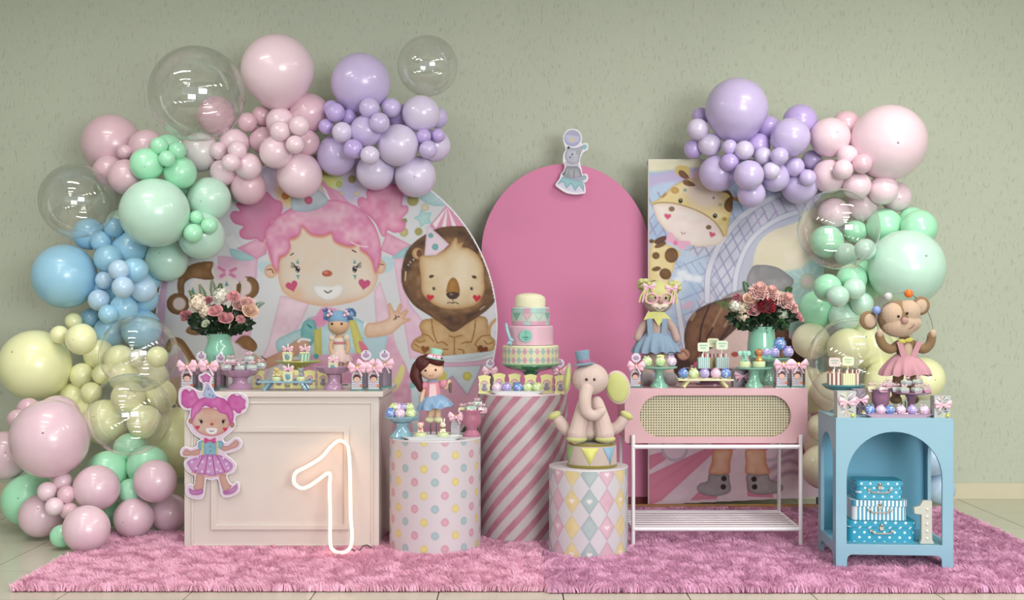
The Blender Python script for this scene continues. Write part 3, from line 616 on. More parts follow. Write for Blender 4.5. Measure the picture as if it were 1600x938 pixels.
# ================================================================ printed cloth backdrop (right)
GY = 7.97
a = Art(1014, 250, 1286, 791, 1.2, (168, 186, 214))
a.fill([(1014,248),(1130,248),(1130,262),(1070,264),(1014,268)], (224,220,186), (230,222,200), soft=5)
a.fill([(1014,276),(1090,262),(1090,274),(1050,290),(1014,292)], (190,176,214), soft=6); a.fill([(1014,296),(1060,284),(1040,300),(1014,350)], (196,208,226), (180,200,224), soft=6)
a.poly([(1060,400),(1290,250),(1290,560),(1060,560)], (190,190,210), (204,202,218), soft=4); a.ell(1070,440,34,26,0,(206,214,228),soft=12)
g = (150,150,182)
for k in range(-16, 26):
    x = 1062+k*17; a.line([(x,560),(x+185,330)],2.2,g,sm=False,a=.85); a.line([(x,300+((k*7)%5)),(x+120,560)],2.6,(176,150,186) if k>5 else g,sm=False,a=.85)
a.fill([(1014,380),(1066,380),(1085,400),(1105,400),(1090,470),(1066,500),(1014,520)], (170,188,216), (190,204,224), soft=8)
for k in range(5): a.line([(1055,420+k*26),(1108,398+k*26)],1.8,(140,150,186),a=.7); a.line([(1056+k*12,410),(1096+k*12,470)],1.8,(140,150,186),a=.6)
for x,y in ((1066,428),(1076,434),(1060,438),(1090,436)): a.ell(x,y,8,6,0,(222,226,234),soft=5)
a.fill([(1170,420),(1176,380),(1200,352),(1236,338),(1290,330),(1290,420),(1240,430),(1210,424)], (222,212,186), (228,214,196), soft=5)
a.fill([(1150,480),(1150,420),(1170,378),(1205,345),(1241,331),(1250,345),(1200,365),(1178,400),(1172,480)], (186,188,206), soft=2)
for pl,w_ in (([(1105,470),(1107,425),(1124,383),(1152,345),(1184,321),(1217,305)],8),([(1147,500),(1150,430),(1172,377),(1209,346),(1244,332)],7),([(1058,470),(1066,520),(1074,560)],7)): a.line(pl,w_+2.5,(160,160,190)); a.line(pl,w_,(212,212,224))
a.fill([(1215,440),(1250,420),(1290,410),(1290,600),(1225,560)], (164,196,196), (180,206,206), soft=6)
for t in range(12): a.line([(1262,440),(1262+26*math.cos(t*PI/6),440+26*math.sin(t*PI/6))],1.6,(206,216,214))
a.ell(1262,440,13,13,0,(206,206,190),edge=(170,180,170)); a.ell(1262,440,6,6,0,(226,196,200))
a.fill([(1168,444),(1174,419),(1188,414),(1214,418),(1232,430),(1240,440),(1230,455),(1205,452)], (140,136,140), (166,162,164), edge=(110,106,112), ew=2)
a.fill([(1130,470),(1150,455),(1180,452),(1215,460),(1235,475),(1200,480)], (150,146,150), (170,166,166), edge=(120,114,118))
# giraffe
a.o = (1010, 245, 5.073); YB=(222,198,134); NK=(132,96,52)
a.fill([(30,730),(140,690),(268,760),(232,830),(200,935),(150,1080),(110,1200),(20,1400)],(226,204,150),(232,214,170),edge=(206,170,100),ew=3)
for x,y,rx,ry,r_ in ((198,782,54,60,0),(75,785,30,28,0),(78,890,36,18,-.2),(150,930,48,44,.5),(60,1010,34,30,0),(110,700,50,18,-.4),(40,670,20,16,0),(120,1080,40,36,0),(50,1180,26,40,0)): a.ell(x,y,rx,ry,r_,(134,98,56),col2=(110,72,40),edge=(90,58,30))
a.fill([(232,130),(225,90),(260,70),(330,80),(345,120),(330,170),(270,160)],(216,196,120),(206,176,110),soft=1.5)
a.fill([(345,190),(370,130),(430,100),(520,110),(430,200)],(222,180,200),(230,190,206),soft=2)
a.fill([(255,115),(290,112),(330,150),(335,178),(300,175),(262,150)],(134,88,56),edge=(90,54,34)); a.line([(320,178),(345,175)],8,(90,54,34))
a.fill([(50,385),(90,340),(150,288),(210,235),(255,208),(330,175),(430,185),(560,265),(640,285),(685,305),(680,370),(672,440),(655,520),(640,600),(612,632),(400,500)],YB,(226,206,158),edge=(186,150,80),ew=2)
a.ell(450,290,150,110,.5,(222,200,186),soft=16)
a.fill([(288,190),(330,185),(388,225),(350,236),(300,222)],(140,100,60),(120,80,50)); a.fill([(680,320),(710,322),(745,330),(742,355),(690,345)],(160,118,64)); a.fill([(600,280),(650,268),(680,310),(684,340),(640,290)],(92,58,36))
a.fill([(640,335),(668,315),(684,330),(680,420),(655,440),(620,410),(620,365)],(140,96,46),(110,72,36),edge=(84,52,26)); a.ell(226,268,32,26,0,(200,164,96),edge=(170,130,60)); a.fill([(115,320),(150,285),(160,300),(130,325)],(170,130,72))
a.fill([(50,386),(80,372),(150,366),(220,372),(300,392),(370,415),(430,442),(490,478),(530,510),(570,555),(608,625),(612,652),(560,700),(500,706),(440,716),(300,690),(235,645),(160,590),(110,535),(75,470)],(232,214,210),(236,224,216),edge=(214,186,160),ew=3)
a.line([(55,378),(90,366),(150,364),(220,370),(300,390),(430,440),(530,508),(575,560),(612,632)],6,NK)
for x,y in ((270,350),(543,470)): a.ell(x,y,17,19,.3,(22,20,22)); a.ell(x+2,y-6,4,4,0,(230,230,230))
for x,y,r_,c in ((200,415,24,(136,104,76)),(493,560,22,(126,88,66)),(618,494,19,(176,146,60)),(532,327,11,(140,110,96)),(305,265,15,(140,160,150)),(584,381,15,(150,166,150))): a.ell(x,y,r_,r_*.85,0,c)
a.heart(168,473,28,.1,(206,84,120)); a.heart(520,618,26,.3,(206,84,120)); a.line([(276,598),(283,610),(295,612),(308,602)],5,(100,80,80))
for q in [(165,650),(190,620),(290,720),(330,690)]: a.line([(228,680),q],40,(228,170,196),soft=2.5)
a.ell(230,684,18,18,0,(220,120,160)); a.line([(305,742),(450,712)],6,(160,150,160)); a.fill([(64,665),(100,640),(155,628),(150,665),(110,690),(70,690)],(92,58,46))
# brown-haired child printed behind the sweets
a.o = (0, 0, 1)
a.fill([(1052,560),(1060,548),(1090,548),(1110,570),(1120,620),(1052,620)],(66,40,36),soft=2); a.fill([(1225,540),(1240,530),(1256,560),(1250,620),(1220,600)],(66,40,36))
a.fill([(1080,620),(1084,560),(1105,525),(1140,500),(1170,495),(1215,510),(1228,545),(1228,620)],(222,194,188),(228,204,198),soft=1.5)
a.fill([(1069,523),(1075,502),(1090,484),(1112,473),(1140,465),(1170,465),(1200,476),(1220,490),(1232,515),(1230,545),(1222,560),(1212,540),(1206,510),(1170,495),(1150,514),(1120,540),(1098,552),(1088,572),(1076,566),(1071,548)],(104,68,50),(136,96,72),edge=(58,34,30),ew=5)
for q in [[(1108,478),(1096,510),(1092,545)],[(1134,470),(1120,500),(1104,530)],[(1160,480),(1140,510),(1122,535)],[(1150,512),(1175,500),(1190,488)]]: a.line(q,2.5,(58,34,30),soft=1.5)
for q in [[(1128,482),(1114,510)],[(1080,500),(1086,490)],[(1150,482),(1132,510)]]: a.line(q,3,(182,146,112),soft=3)
a.ell(1068,554,10,9,0,(214,168,144),edge=(170,110,90)); a.line([(1062,553),(1068,549),(1074,556)],1.5,(100,50,40)); a.ell(1228,552,9,12,0,(206,150,120),edge=(160,100,80))
a.ell(1092,572,9,7,.4,(206,90,120)); a.ell(1148,554,6,4,0,(180,76,66)); a.poly([(1232,525),(1250,510),(1275,520),(1290,560),(1255,560)],(214,196,206),soft=2)
a.poly([(1075,470),(1084,472),(1078,484),(1062,482)],(206,176,200)); 
# lower part: stripes, legs and boots seen under the console
a.poly([(1014,612),(1290,612),(1290,792),(1014,792)],(226,200,214),(218,190,204))
for q in [[(1014,765),(1014,742),(1105,700),(1130,700)],[(1014,735),(1060,705),(1090,690),(1014,712)],[(1034,782),(1014,790),(1014,765),(1100,705),(1118,705)],[(1078,782),(1120,740),(1120,780)],[(1165,745),(1168,776),(1208,778),(1200,745)]]: a.poly(q,(214,130,156),edge=(200,110,140),ew=2)
for q in [[(1205,612),(1235,612),(1285,740),(1285,770)],[(1250,612),(1270,612),(1286,650),(1286,690)]]: a.poly(q,(198,112,132),(180,96,116))
for q in [[(1202,735),(1230,720),(1250,726)],[(1205,752),(1232,738),(1262,742)],[(1212,716),(1240,705)]]: a.line(q,7,(180,150,170),soft=5)
for c in (1054,1202): a.ell(c,700,22,22,0,(190,170,190),soft=1.5); a.ell(c,700,17,17,0,(226,200,214),soft=1.5)
a.fill([(1115,612),(1200,612),(1204,690),(1190,706),(1160,700),(1130,707),(1112,698)],(214,110,160),(200,90,140))
for q in [[(1116,702),(1143,702),(1141,722),(1138,742),(1108,742),(1112,722)],[(1166,702),(1194,702),(1197,722),(1201,742),(1167,742),(1165,722)]]: a.fill(q,(216,160,130),(222,180,156),edge=(184,90,60),ew=3)
BO,BE=(160,148,154),(104,92,98)
a.fill([(1108,741),(1122,742),(1138,741),(1140,752),(1142,763),(1139,770),(1128,774),(1114,776),(1098,773),(1090,767),(1089,761),(1095,755),(1105,752)],BO,(176,164,168),edge=BE,ew=2)
a.fill([(1167,741),(1184,742),(1200,741),(1203,749),(1215,753),(1223,760),(1221,768),(1208,772),(1185,773),(1170,768),(1167,755)],BO,(176,164,168),edge=BE,ew=2)
for x,y in ((1131,748),(1130,761),(1178,749),(1179,761)): a.ell(x,y,4.3,4.3,0,(40,26,34))
rbk = thing('cloth_backdrop', 'tall printed cloth backdrop with giraffe and lattice arch, right of the pink arch', 'backdrop', (at(1150, 0, GY).x, GY, 0))
XX, YY = np.meshgrid(a.xs, a.ys); m = cells(YY < 790-(XX-1014)/272*13)
link('print', a.mesh('print', flat(rbk, GY, -.004), m), PRT, rbk)
xl, xr = at(1013, 0, GY).x-rbk.location.x, at(1287, 0, GY).x-rbk.location.x; zt = at(0, 249, GY).z; zb = at(0, 789, GY).z
for x in (xl+.02, xr-.02): MB().box((x, .05, zt/2), (.03, .03, zt)).build('post', M('dark_frame', (60, 40, 38), .5), rbk)
for z in (zt-.02, 1.2): MB().box(((xl+xr)/2, .05, z), (xr-xl, .03, .03)).build('rail', M('dark_frame'), rbk)
b = MB().prism([(xl, zb), (xr, zb+.055), (xr, zt), (xl, zt)], -.002, .034).build('cloth', M('cloth_back', (226, 222, 214), .8), rbk, smooth=0)
tag(MB().box((0, 0, .022), (1.62, .06, .044)).build('floor_batten', M('oak_strip', (170, 126, 72), .6, var=.2, vs=12), loc=(at(1140,0,7.9).x, 7.86, 0)), 'brown wooden batten on the floor under the giraffe backdrop', 'batten')
# ================================================================ furniture and columns
def nodemat(key, fn, rough=.5, coat=0.0):
    """material whose colour is built by fn(nt, coordinate vector socket) -> colour socket"""
    if key in MC: return MC[key]
    m = M(key, (200, 200, 200), rough, coat=coat); nt = m.node_tree
    tc = nt.nodes.new('ShaderNodeTexCoord'); nt.links.new(fn(nt, tc.outputs['Object']), nt.nodes['Principled BSDF'].inputs['Base Color']); return m
def mth(nt, op, a, b=0.0, c=0.0):
    n = nt.nodes.new('ShaderNodeMath'); n.operation = op
    for i, v in enumerate((a, b, c)):
        if hasattr(v, 'links'): nt.links.new(v, n.inputs[i])
        else: n.inputs[i].default_value = v
    return n.outputs[0]
def mixc(nt, f, a, b):
    n = nt.nodes.new('ShaderNodeMix'); n.data_type = 'RGBA'
    if hasattr(f, 'links'): nt.links.new(f, n.inputs['Factor'])
    for k, v in (('A', a), ('B', b)):
        if hasattr(v, 'links'): nt.links.new(v, n.inputs[k])
        else: n.inputs[k].default_value = (*lin(v), 1)
    return n.outputs['Result']
def stripes(c1, c2, per, ratio=.5):
    def f(nt, co):
        s = nt.nodes.new('ShaderNodeSeparateXYZ'); nt.links.new(co, s.inputs[0])
        u = mth(nt, 'FRACT', mth(nt, 'MULTIPLY', mth(nt, 'ADD', mth(nt, 'ADD', s.outputs[0], s.outputs[1]), 10), 1/per))
        return mixc(nt, mth(nt, 'GREATER_THAN', u, ratio), c1, c2)
    return f
def dots(c1, c2, per, r):
    def f(nt, co):
        s = nt.nodes.new('ShaderNodeSeparateXYZ'); nt.links.new(co, s.inputs[0])
        u = mth(nt, 'MULTIPLY', mth(nt, 'ADD', mth(nt, 'ADD', s.outputs[0], s.outputs[1]), 10), 1/per); v = mth(nt, 'MULTIPLY', mth(nt, 'ADD', s.outputs[2], 10), 2/per)
        row = mth(nt, 'FLOOR', v); off = mth(nt, 'MULTIPLY', mth(nt, 'MODULO', row, 2), .5)
        du = mth(nt, 'SUBTRACT', mth(nt, 'FRACT', mth(nt, 'ADD', u, off)), .5); dv = mth(nt, 'MULTIPLY', mth(nt, 'SUBTRACT', mth(nt, 'FRACT', v), .5), .5)
        d = mth(nt, 'SQRT', mth(nt, 'ADD', mth(nt, 'MULTIPLY', du, du), mth(nt, 'MULTIPLY', dv, dv)))
        return mixc(nt, mth(nt, 'LESS_THAN', d, r), c1, c2)
    return f
def rrect(x0, z0, x1, z1, r, n=6):
    o = []
    for cx, cz, a0 in ((x1-r, z0+r, -PI/2), (x1-r, z1-r, 0), (x0+r, z1-r, PI/2), (x0+r, z0+r, PI)):
        for i in range(n+1): t = a0+PI/2*i/n; o.append((cx+r*math.cos(t), cz+r*math.sin(t)))
    return o
def ring(x0, z0, x1, z1, w_): return [(x0, z0), (x1, z0), (x1, z1), (x0, z1)], [(x0+w_, z0+w_), (x1-w_, z0+w_), (x1-w_, z1-w_), (x0+w_, z1-w_)]
WT = M('white_lacquer', (208, 197, 190), .4, var=.03, vs=3, coat=.1)
# ---- white panelled dessert table
TY = 6.53; ZW = .907
tx0, tx1 = at(288, 0, TY).x, at(592, 0, TY).x
tb = thing('dessert_table', 'white panelled dessert table with a moulded front, behind the neon number', 'table', ((tx0+tx1)/2, TY, 0))
hw = (tx1-tx0)/2
def tl(px, py): v = at(px, py, TY); return (v.x-tb.location.x, v.z)
b = MB(); b.box((0, .009, .45), (2*hw, .018, .86)); b.box((-hw+.009, .38, .45), (.018, .72, .86)); b.box((hw-.009, .38, .45), (.018, .72, .86)); b.box((0, .735, .45), (2*hw-.04, .015, .8))
b.build('body', WT, tb, smooth=0, bev=.002)
b = MB(); b.box((.005, .375, ZW-.015), (2*hw+.04, .79, .03)); b.build('tabletop', WT, tb, smooth=0, bev=.004)
for (ax, ay), (bx, by), w_, dp in (((330, 828), (546, 667), .03, .014), ((299, 880), (583, 628), .012, .008)):
    x0, z0 = tl(ax, ay); x1, z1 = tl(bx, by); o_, i_ = ring(x0, max(z0, .03), x1, z1, w_)
    MB().prism(o_, -dp, 0, [i_]).build('moulding', WT, tb, smooth=0, bev=.003)
x0, z0 = tl(338, 820); x1, z1 = tl(539, 674); o_, i_ = ring(x0, z0, x1, z1, .008); MB().prism(o_, -.008, 0, [i_]).build('moulding', WT, tb, smooth=0)
# ---- neon number one
NY = 6.32
pth = [(459,748),(463,738),(480,729),(502,715),(517,698),(530,689),(541,694),(545,707),(547,745),(548,806),(550,837),(547,856),(536,864),(522,861),(516,848),(516,806),(515,762),(516,743),(511,740),(499,749),(483,760),(471,763),(461,757)]
L0 = at(505, 866, NY); ne = thing('neon_number', 'glowing warm white neon numeral one leaning on the white table', 'neon sign', L0)
pp = [at(x, y, NY+.0010*(866-y))-L0 for x, y in cr(pth, True, 5)]
nm = bpy.data.materials.new('neon_glow'); nm.use_nodes = True; nn = nm.node_tree.nodes['Principled BSDF']
nn.inputs['Base Color'].default_value = (1, .8, .6, 1); nn.inputs['Emission Color'].default_value = (1.0, .54, .26, 1); nn.inputs['Emission Strength'].default_value = 4.0
MB().tube(pp, .0088, 10, closed=True).build('neon_tube', nm, ne, smooth=80)
MB().tube([v+Vector((0, .012, 0)) for v in pp], .006, 6, closed=True).build('backing', M('neon_backing', (230, 222, 214), .4), ne, smooth=80)
cb = [(548,858,6.34),(556,862,6.38),(562,860,6.38),(568,853,6.40),(574,852,6.42),(580,857,6.43),(584,862,6.43)]
MB().tube([at(x, y, Y)-L0 for x, y, Y in cb], .003, 6).build('cable', M('black_cable', (26, 24, 28), .5), ne)
# ---- pink haired girl cut-out on the table's front
GYc = 6.505
a = Art(279, 581, 390, 780, .62, (226, 206, 226))
ol = [(321,583),(328,585),(332,592),(330,600),(335,612),(342,619),(354,621),(361,615),(370,613),(381,616),(388,624),(387,636),(381,645),(370,650),(367,656),(368,666),(359,677),(349,685),(352,691),(360,688),(365,684),(373,684),(379,692),(375,701),(365,706),(353,709),(361,716),(370,727),(365,738),(355,743),(359,754),(364,757),(370,752),(375,757),(373,769),(362,776),(350,777),(345,770),(341,750),(330,751),(322,750),(319,773),(313,780),(300,779),(291,772),(291,759),(298,756),(303,757),(304,744),(296,739),(289,731),(288,722),(294,715),(284,713),(282,705),(288,698),(298,700),(307,697),(309,690),(314,686),(303,679),(296,669),(292,660),(295,652),(297,642),(288,640),(280,630),(280,611),(286,605),(298,604),(309,610),(316,611),(318,605),(318,600),(312,595),(311,587)]
K1, K2, KE = (200, 92, 166), (216, 132, 190), (166, 50, 126)
p = [(322+(9 if i%2 else 6)*math.cos(i*PI/5+.3), 591+(8 if i%2 else 5.5)*math.sin(i*PI/5+.3)) for i in range(10)]; a.fill(p, (206,130,186), K2, edge=KE, ew=1.5)
a.fill([(284,625),(284,615),(288,609),(293,609),(296,612),(301,609),(306,613),(309,620),(312,626),(308,634),(301,637),(295,638),(290,637),(284,631)], K1, K2, edge=KE, ew=2)
a.fill([(356,632),(356,624),(360,618),(366,616),(370,619),(376,618),(379,622),(384,626),(383,632),(384,638),(378,641),(376,646),(370,645),(366,641),(360,642)], K1, K2, edge=KE, ew=2)
a.ell(299,658,4,4.5,0,(196,140,124),edge=(150,90,80)); a.ell(363,664,4,4.5,0,(196,140,124),edge=(150,90,80))
a.fill([(301,655),(304,645),(318,638),(332,638),(350,643),(358,652),(359,664),(353,674),(342,680),(330,682),(316,679),(306,672),(301,663)], (208,168,150), (214,184,170), edge=(180,90,110), ew=2)
a.fill([(300,657),(298,645),(303,632),(314,623),(330,619),(348,622),(359,632),(365,645),(365,656),(361,663),(357,655),(354,648),(347,646),(341,643),(338,637),(330,638),(322,634),(316,638),(312,644),(307,648),(304,654)], K1, K2, edge=KE, ew=2)
a.poly([(324,599),(317,617),(322,622),(334,623),(341,619),(332,610)], (180,194,224), (196,206,232), edge=(130,146,190), ew=1.5)
for x,y in ((326,608),(328,617),(333,619)): a.ell(x,y,1.6,1.6,0,(110,120,170))
for x,s in ((315,-1),(349,1)): a.ell(x,659,2.2,2.8,0,(24,20,30)); a.line([(x,657),(x+s*4,656)],1,(24,20,30)); a.ell(x,654.5,.8,1,0,(120,150,160)); a.ell(x,664,.8,1,0,(120,150,160))
a.ell(331.5,663,2.8,2,0,(180,70,50)); a.fill([(322,670),(328,669),(336,669),(340,671),(338,677),(331,679),(324,676)], (236,230,234)); a.line([(328,673),(331,674.5),(334,673)],.9,(60,40,60)); a.heart(309,668,3.6,0,(196,50,80)); a.heart(352,671,3.6,0,(196,50,80))
a.fill([(310,692),(315,688),(322,690),(338,690),(346,689),(350,695),(347,703),(340,700),(340,711),(320,711),(319,700),(312,705)], (130,176,196), (150,190,206), edge=(90,140,166), ew=1.5)
for x in (317,340): a.line([(x,692),(x-.5,712)],3,(206,196,130))
a.fill([(320,684),(328,687),(337,684),(336,693),(328,690),(320,693)], (200,60,120), (216,110,160)); a.ell(329,698,1.2,1.2,0,(80,120,150)); a.ell(329,705,1.2,1.2,0,(80,120,150))
a.fill([(312,702),(306,703),(298,705),(292,702),(288,704),(286,710),(290,713),(298,712),(306,712),(313,709)], (204,160,150), edge=(170,110,110), ew=1.5); a.fill([(347,697),(356,697),(363,692),(368,688),(372,689),(374,694),(370,699),(362,702),(352,705),(347,703)], (204,160,150), edge=(170,110,110), ew=1.5)
a.fill([(316,711),(342,711),(352,716),(364,727),(358,737),(346,741),(334,744),(320,742),(304,739),(296,730),(293,722),(304,716)], (196,140,196), (208,160,206), edge=(160,90,156), ew=2)
for q in [[(318,712),(305,738)],[(325,712),(320,742)],[(332,712),(337,743)],[(339,712),(352,738)]]: a.line(q,1.4,(166,66,130))
for x,y in ((300,722),(309,714),(307,732),(317,722),(316,737),(328,716),(329,725),(326,737),(341,722),(339,734),(345,736),(349,716),(354,725),(357,732)): a.ell(x,y,1.9,1.9,0,(226,206,232))
a.line([(300,738),(318,744),(336,744),(354,739)],2.2,(214,160,150)); a.fill([(308,742),(319,744),(317,766),(303,764)], (206,164,150), edge=(160,110,110),ew=1.5); a.fill([(343,744),(354,742),(362,760),(352,768),(348,764)], (206,164,150), edge=(160,110,110),ew=1.5)
for f_ in ([(296,763),(303,766),(317,764),(317,771),(308,774),(298,772)], [(349,768),(358,766),(366,760),(370,757),(371,764),(364,771),(352,773)]): a.fill(f_, (190,120,180), (206,150,196), edge=(140,70,130), ew=1.5)
a.tone = .89
ca = thing('girl_cutout', 'pink haired clown girl cut-out with spotted skirt on the front of the white table', 'cutout', at(330, 778, GYc))
P = np.array(cr(a.T(ol), True, 4)); MB().prism(w2(P, GYc, ca), -.004, .004).build('board', M('cutout_white'), ca, smooth=0)
link('print', a.mesh('print', flat(ca, GYc, -.005), cells(a.mask(ol, grow=-.7))), PRT, ca)
# ---- printed columns
def column(label, px, Rpx, Yc, zt, paint, top):
    r = Rpx*Yc/F; k = F/Yc; U = 2*PI*Rpx; H = zt*k
    a = Art(0, 0, U, H, 1.25, (226, 220, 224)); paint(a, U/2, Rpx, H)
    t = thing('column_stand', label, 'column', (at(px, 0, Yc).x, Yc, 0))
    link('printed_cover', a.mesh('cover', lambda X, Y_: (r*np.sin((X-U/2)/Rpx), -r*np.cos((X-U/2)/Rpx), zt*(1-Y_/H)*.999+.0)), vcol('print_vinyl', rough=.42, bump=.06, bs=60), t)
    MB().lathe([(0, zt-.012), (r-.001, zt-.012), (r+.0015, zt-.006), (r, zt), (0, zt)], 64).build('top', top, t, smooth=30)
    MB().lathe([(0, 0), (r-.004, 0), (r-.004, zt-.013), (0, zt-.013)], 48).build('core', M('column_core', (220, 216, 216), .7), t, smooth=30)
    return t
def p_dots(a, c, R, H):
    a.C[:] = np.array((212, 202, 208))/255.
    cs = [((214,166,180),(186,130,150)), ((170,190,194),(140,166,172)), ((224,208,140),(200,182,104))]
    for row in range(12):
        y = 22+row*20.2-8 if 0 else 22+(row-1)*20.1
        for k in range(-8, 9):
            od = row % 2 == 1; ang = math.radians((3.5 if od else -10)+25.7*k); ci = (1+k) % 3 if od else (2+k) % 3
            x = c+ang*R
            a.ell(x % (2*c), y, 6, 6.2, 0, cs[ci][0], edge=cs[ci][1], ew=1.5)
def p_str(a, c, R, H):
    X, Y = np.meshgrid(a.xs, a.ys); f = ((X+Y*.92)/28.5) % 1
    m_ = np.clip((np.abs(f-.5)-.23)*22+.5, 0, 1)[..., None]; n_ = (a.N[..., None]-.5)*.10
    a.C = (np.array((198,190,190))/255.)*m_+(np.array((186,126,144))/255.+n_)*(1-m_)  # both stripe colours darkened to carry the shade this column stands in
def p_dia(a, c, R, H):
    a.C[:] = np.array((210, 204, 210))/255.
    cs = [((170,182,184),(140,156,164)), ((214,176,190),(180,150,172)), ((220,200,150),(196,186,160))]
    for k in range(-7, 7):
        ang = math.radians(-2.4+25.7*k)
        for j in range(-1, 5):
            x, y = c+ang*R, 48+(j-.02)*40.3; hw_ = math.radians(12.85)*R; ci = k % 3
            a.poly([(x, y-20.2), (x+hw_, y), (x, y+20.2), (x-hw_, y)], cs[ci][0], tuple(min(255, v+10) for v in cs[ci][0]), edge=cs[ci][1], ew=1.6)
            if (j+ci) % 2 == 0 or ci == 2 and j % 2 == 0: a.heart(x, y, 4.2, 0, (236, 226, 228), soft=2)
VW = M('vinyl_white', (208, 202, 206), .4)
column('white cylinder column with pastel polka dots, carrying the brown haired doll', 680, 71, 6.58, .648, p_dots, VW)
column('pink and white diagonally striped cylinder column under the tiered cake', 817, 70, 6.92, .879, p_str, M('vinyl_pinkish', (226, 206, 214), .4))
column('low cylinder column with pastel diamonds under the stuffed elephant', 919.5, 61.5, 6.45, .50, p_dia, VW)
# ---- pink console with cane front on white tube stand
KY = 6.60; ZK = .921
kx0, kx1 = at(976, 0, KY).x, at(1262, 0, KY).x; kc = (kx0+kx1)/2
PC = M('pink_lacquer', (202, 158, 164), .35, var=.03, vs=3, coat=.15)
kt = thing('console_table', 'pink console with an oval cane front on a white tube shelf stand', 'console', (kc, KY, 0))
def kl(px, py): v = at(px, py, KY); return (v.x-kc, v.z)
zb = kl(0, 693)[1]; W2 = (kx1-kx0)/2; x0, z0 = kl(1000, 683); x1, z1 = kl(1236, 618)
MB().prism(rrect(-W2, zb, W2, ZK, .02), 0, .018, [rrect(x0, z0, x1, z1, (z1-z0)/2-.002, 12)]).build('front_panel', PC, kt, smooth=30, bev=.002)
b = MB(); b.box((0, .30, ZK-.009), (2*W2-.03, .56, .018)); b.box((0, .30, zb+.009), (2*W2-.03, .56, .018)); b.box((-W2+.02, .30, (ZK+zb)/2), (.018, .56, ZK-zb-.036)); b.box((W2-.02, .30, (ZK+zb)/2), (.018, .56, ZK-zb-.036)); b.box((0, .572, (ZK+zb)/2), (2*W2-.04, .015, ZK-zb-.036))
b.build('carcass', PC, kt, smooth=0)
CN = M('cane', (196, 188, 158), .55, var=.12, vs=40); DKP = M('console_shade', (26, 20, 18), .8)
MB().box((0, .05, (z0+z1)/2), (x1-x0+.03, .004, z1-z0+.03)).build('shade_sheet', DKP, kt, smooth=0)  # dark sheet behind the cane, coloured as the shade inside the console
b = MB(); per = .0149; n = int((x1-x0)/per)+2
for i in range(n): b.box((x0+i*per, .027, (z0+z1)/2), (.0080, .0022, z1-z0+.02))
n = int((z1-z0)/per)+2
for i in range(n): b.box((0, .0255, z0-.003+i*per), (x1-x0+.02, .0018, .0080))
tag(b.build('cane_web', CN, kt, smooth=0), kind='stuff')
WP = M('white_tube', (232, 226, 228), .35, coat=.2); LY = -.022; BYk = .56
lx0, lx1 = kl(988, 0)[0]*.995, kl(1250, 0)[0]*.995; bl, br_ = -W2+.03, W2-.035
for x, y, zt_ in ((lx0, LY, .656), (lx1, LY, .656), (bl, BYk, .60), (br_, BYk, .60)): MB().tube([(x, y, .0), (x, y, zt_)], .0115, 12, rnd=False).build('leg', WP, kt)
for z in (.588, .118): MB().tube([(lx0, LY, z), (lx1, LY, z)], .0125, 12).build('rail', WP, kt); MB().tube([(bl, BYk, z), (br_, BYk, z)], .009, 12).build('rail', WP, kt)
for xa, xb in ((lx0, bl), (lx1, br_)):
    for z in (.118, .588): MB().tube([(xa, LY, z), (xb, BYk, z)], .008, 10).build('side_rail', WP, kt)
for i in range(1, 8):
    f_ = i/8; y = LY+(BYk-LY)*f_; MB().tube([(lx0+(bl-lx0)*f_, y, .122), (lx1+(br_-lx1)*f_, y, .122)], .0055, 8).build('slat', WP, kt)
# ---- blue arched cabinet
ZB = .797; CR = math.radians(-4)
cbn = thing('cabinet', 'light blue open cabinet with arched openings and short feet', 'cabinet', (at(1306, 0, 6.0).x, 6.0, 0), CR)
BL = M('blue_lacquer', (132, 172, 190), .4, var=.03, vs=3, coat=.1); BL2 = M('blue_inside', (98, 168, 194), .45, var=.03, vs=3)
Wc, Dc = .598, .47
def arch(x0, x1, z0, zs, n=20):
    r = (x1-x0)/2; c = (x0+x1)/2; return [(x0, z0), (x1, z0)]+[(c+r*math.cos(PI*i/n), zs+r*math.sin(PI*i/n)) for i in range(n+1)]
def face(W_, mg, zs, ft, ap, rr=.028):
    o = [(0, 0), (ft, 0)]+[(ft+rr-rr*math.cos(t), ap-rr+rr*math.sin(t)) for t in [PI/2*i/5 for i in range(6)]]
    o += [(W_-ft-rr+rr*math.sin(t), ap-rr+rr*math.cos(t)) for t in [PI/2*i/5 for i in range(6)]]+[(W_-ft, 0), (W_, 0), (W_, ZB), (0, ZB)]
    return o, arch(mg, W_-mg, .148, zs)
o_, h_ = face(Wc, .056, .492, .058, .094)
MB().prism(o_, 0, .018, [h_]).build('front_panel', BL, cbn, smooth=30, bev=.0015)
o_, h_ = face(Dc, .075, .55, .075, .094)
for x in (0, Wc-.018):
    b = MB(); b.prism(o_, 0, .018, [h_]); b.v = [Vector((x+.018-v.y, v.x+.0005, v.z)) for v in b.v]; b.build('side_panel', BL, cbn, smooth=30)
b = MB().box((Wc/2, Dc/2+.009, ZB+.002), (Wc, Dc+.018, .012)); b.build('top', BL, cbn, smooth=0, bev=.002)
MB().box((Wc/2, Dc/2, .138), (Wc-.036, Dc-.02, .018)).build('shelf', BL2, cbn, smooth=0)
MB().box((Wc/2, Dc-.009, ZB/2+.045), (Wc-.036, .015, ZB-.11)).build('back_panel', BL2, cbn, smooth=0)
Mc = Matrix.Translation(cbn.location) @ Matrix.Rotation(CR, 4, 'Z')
def cabp(x, y, z): return Mc @ Vector((x, y, z))
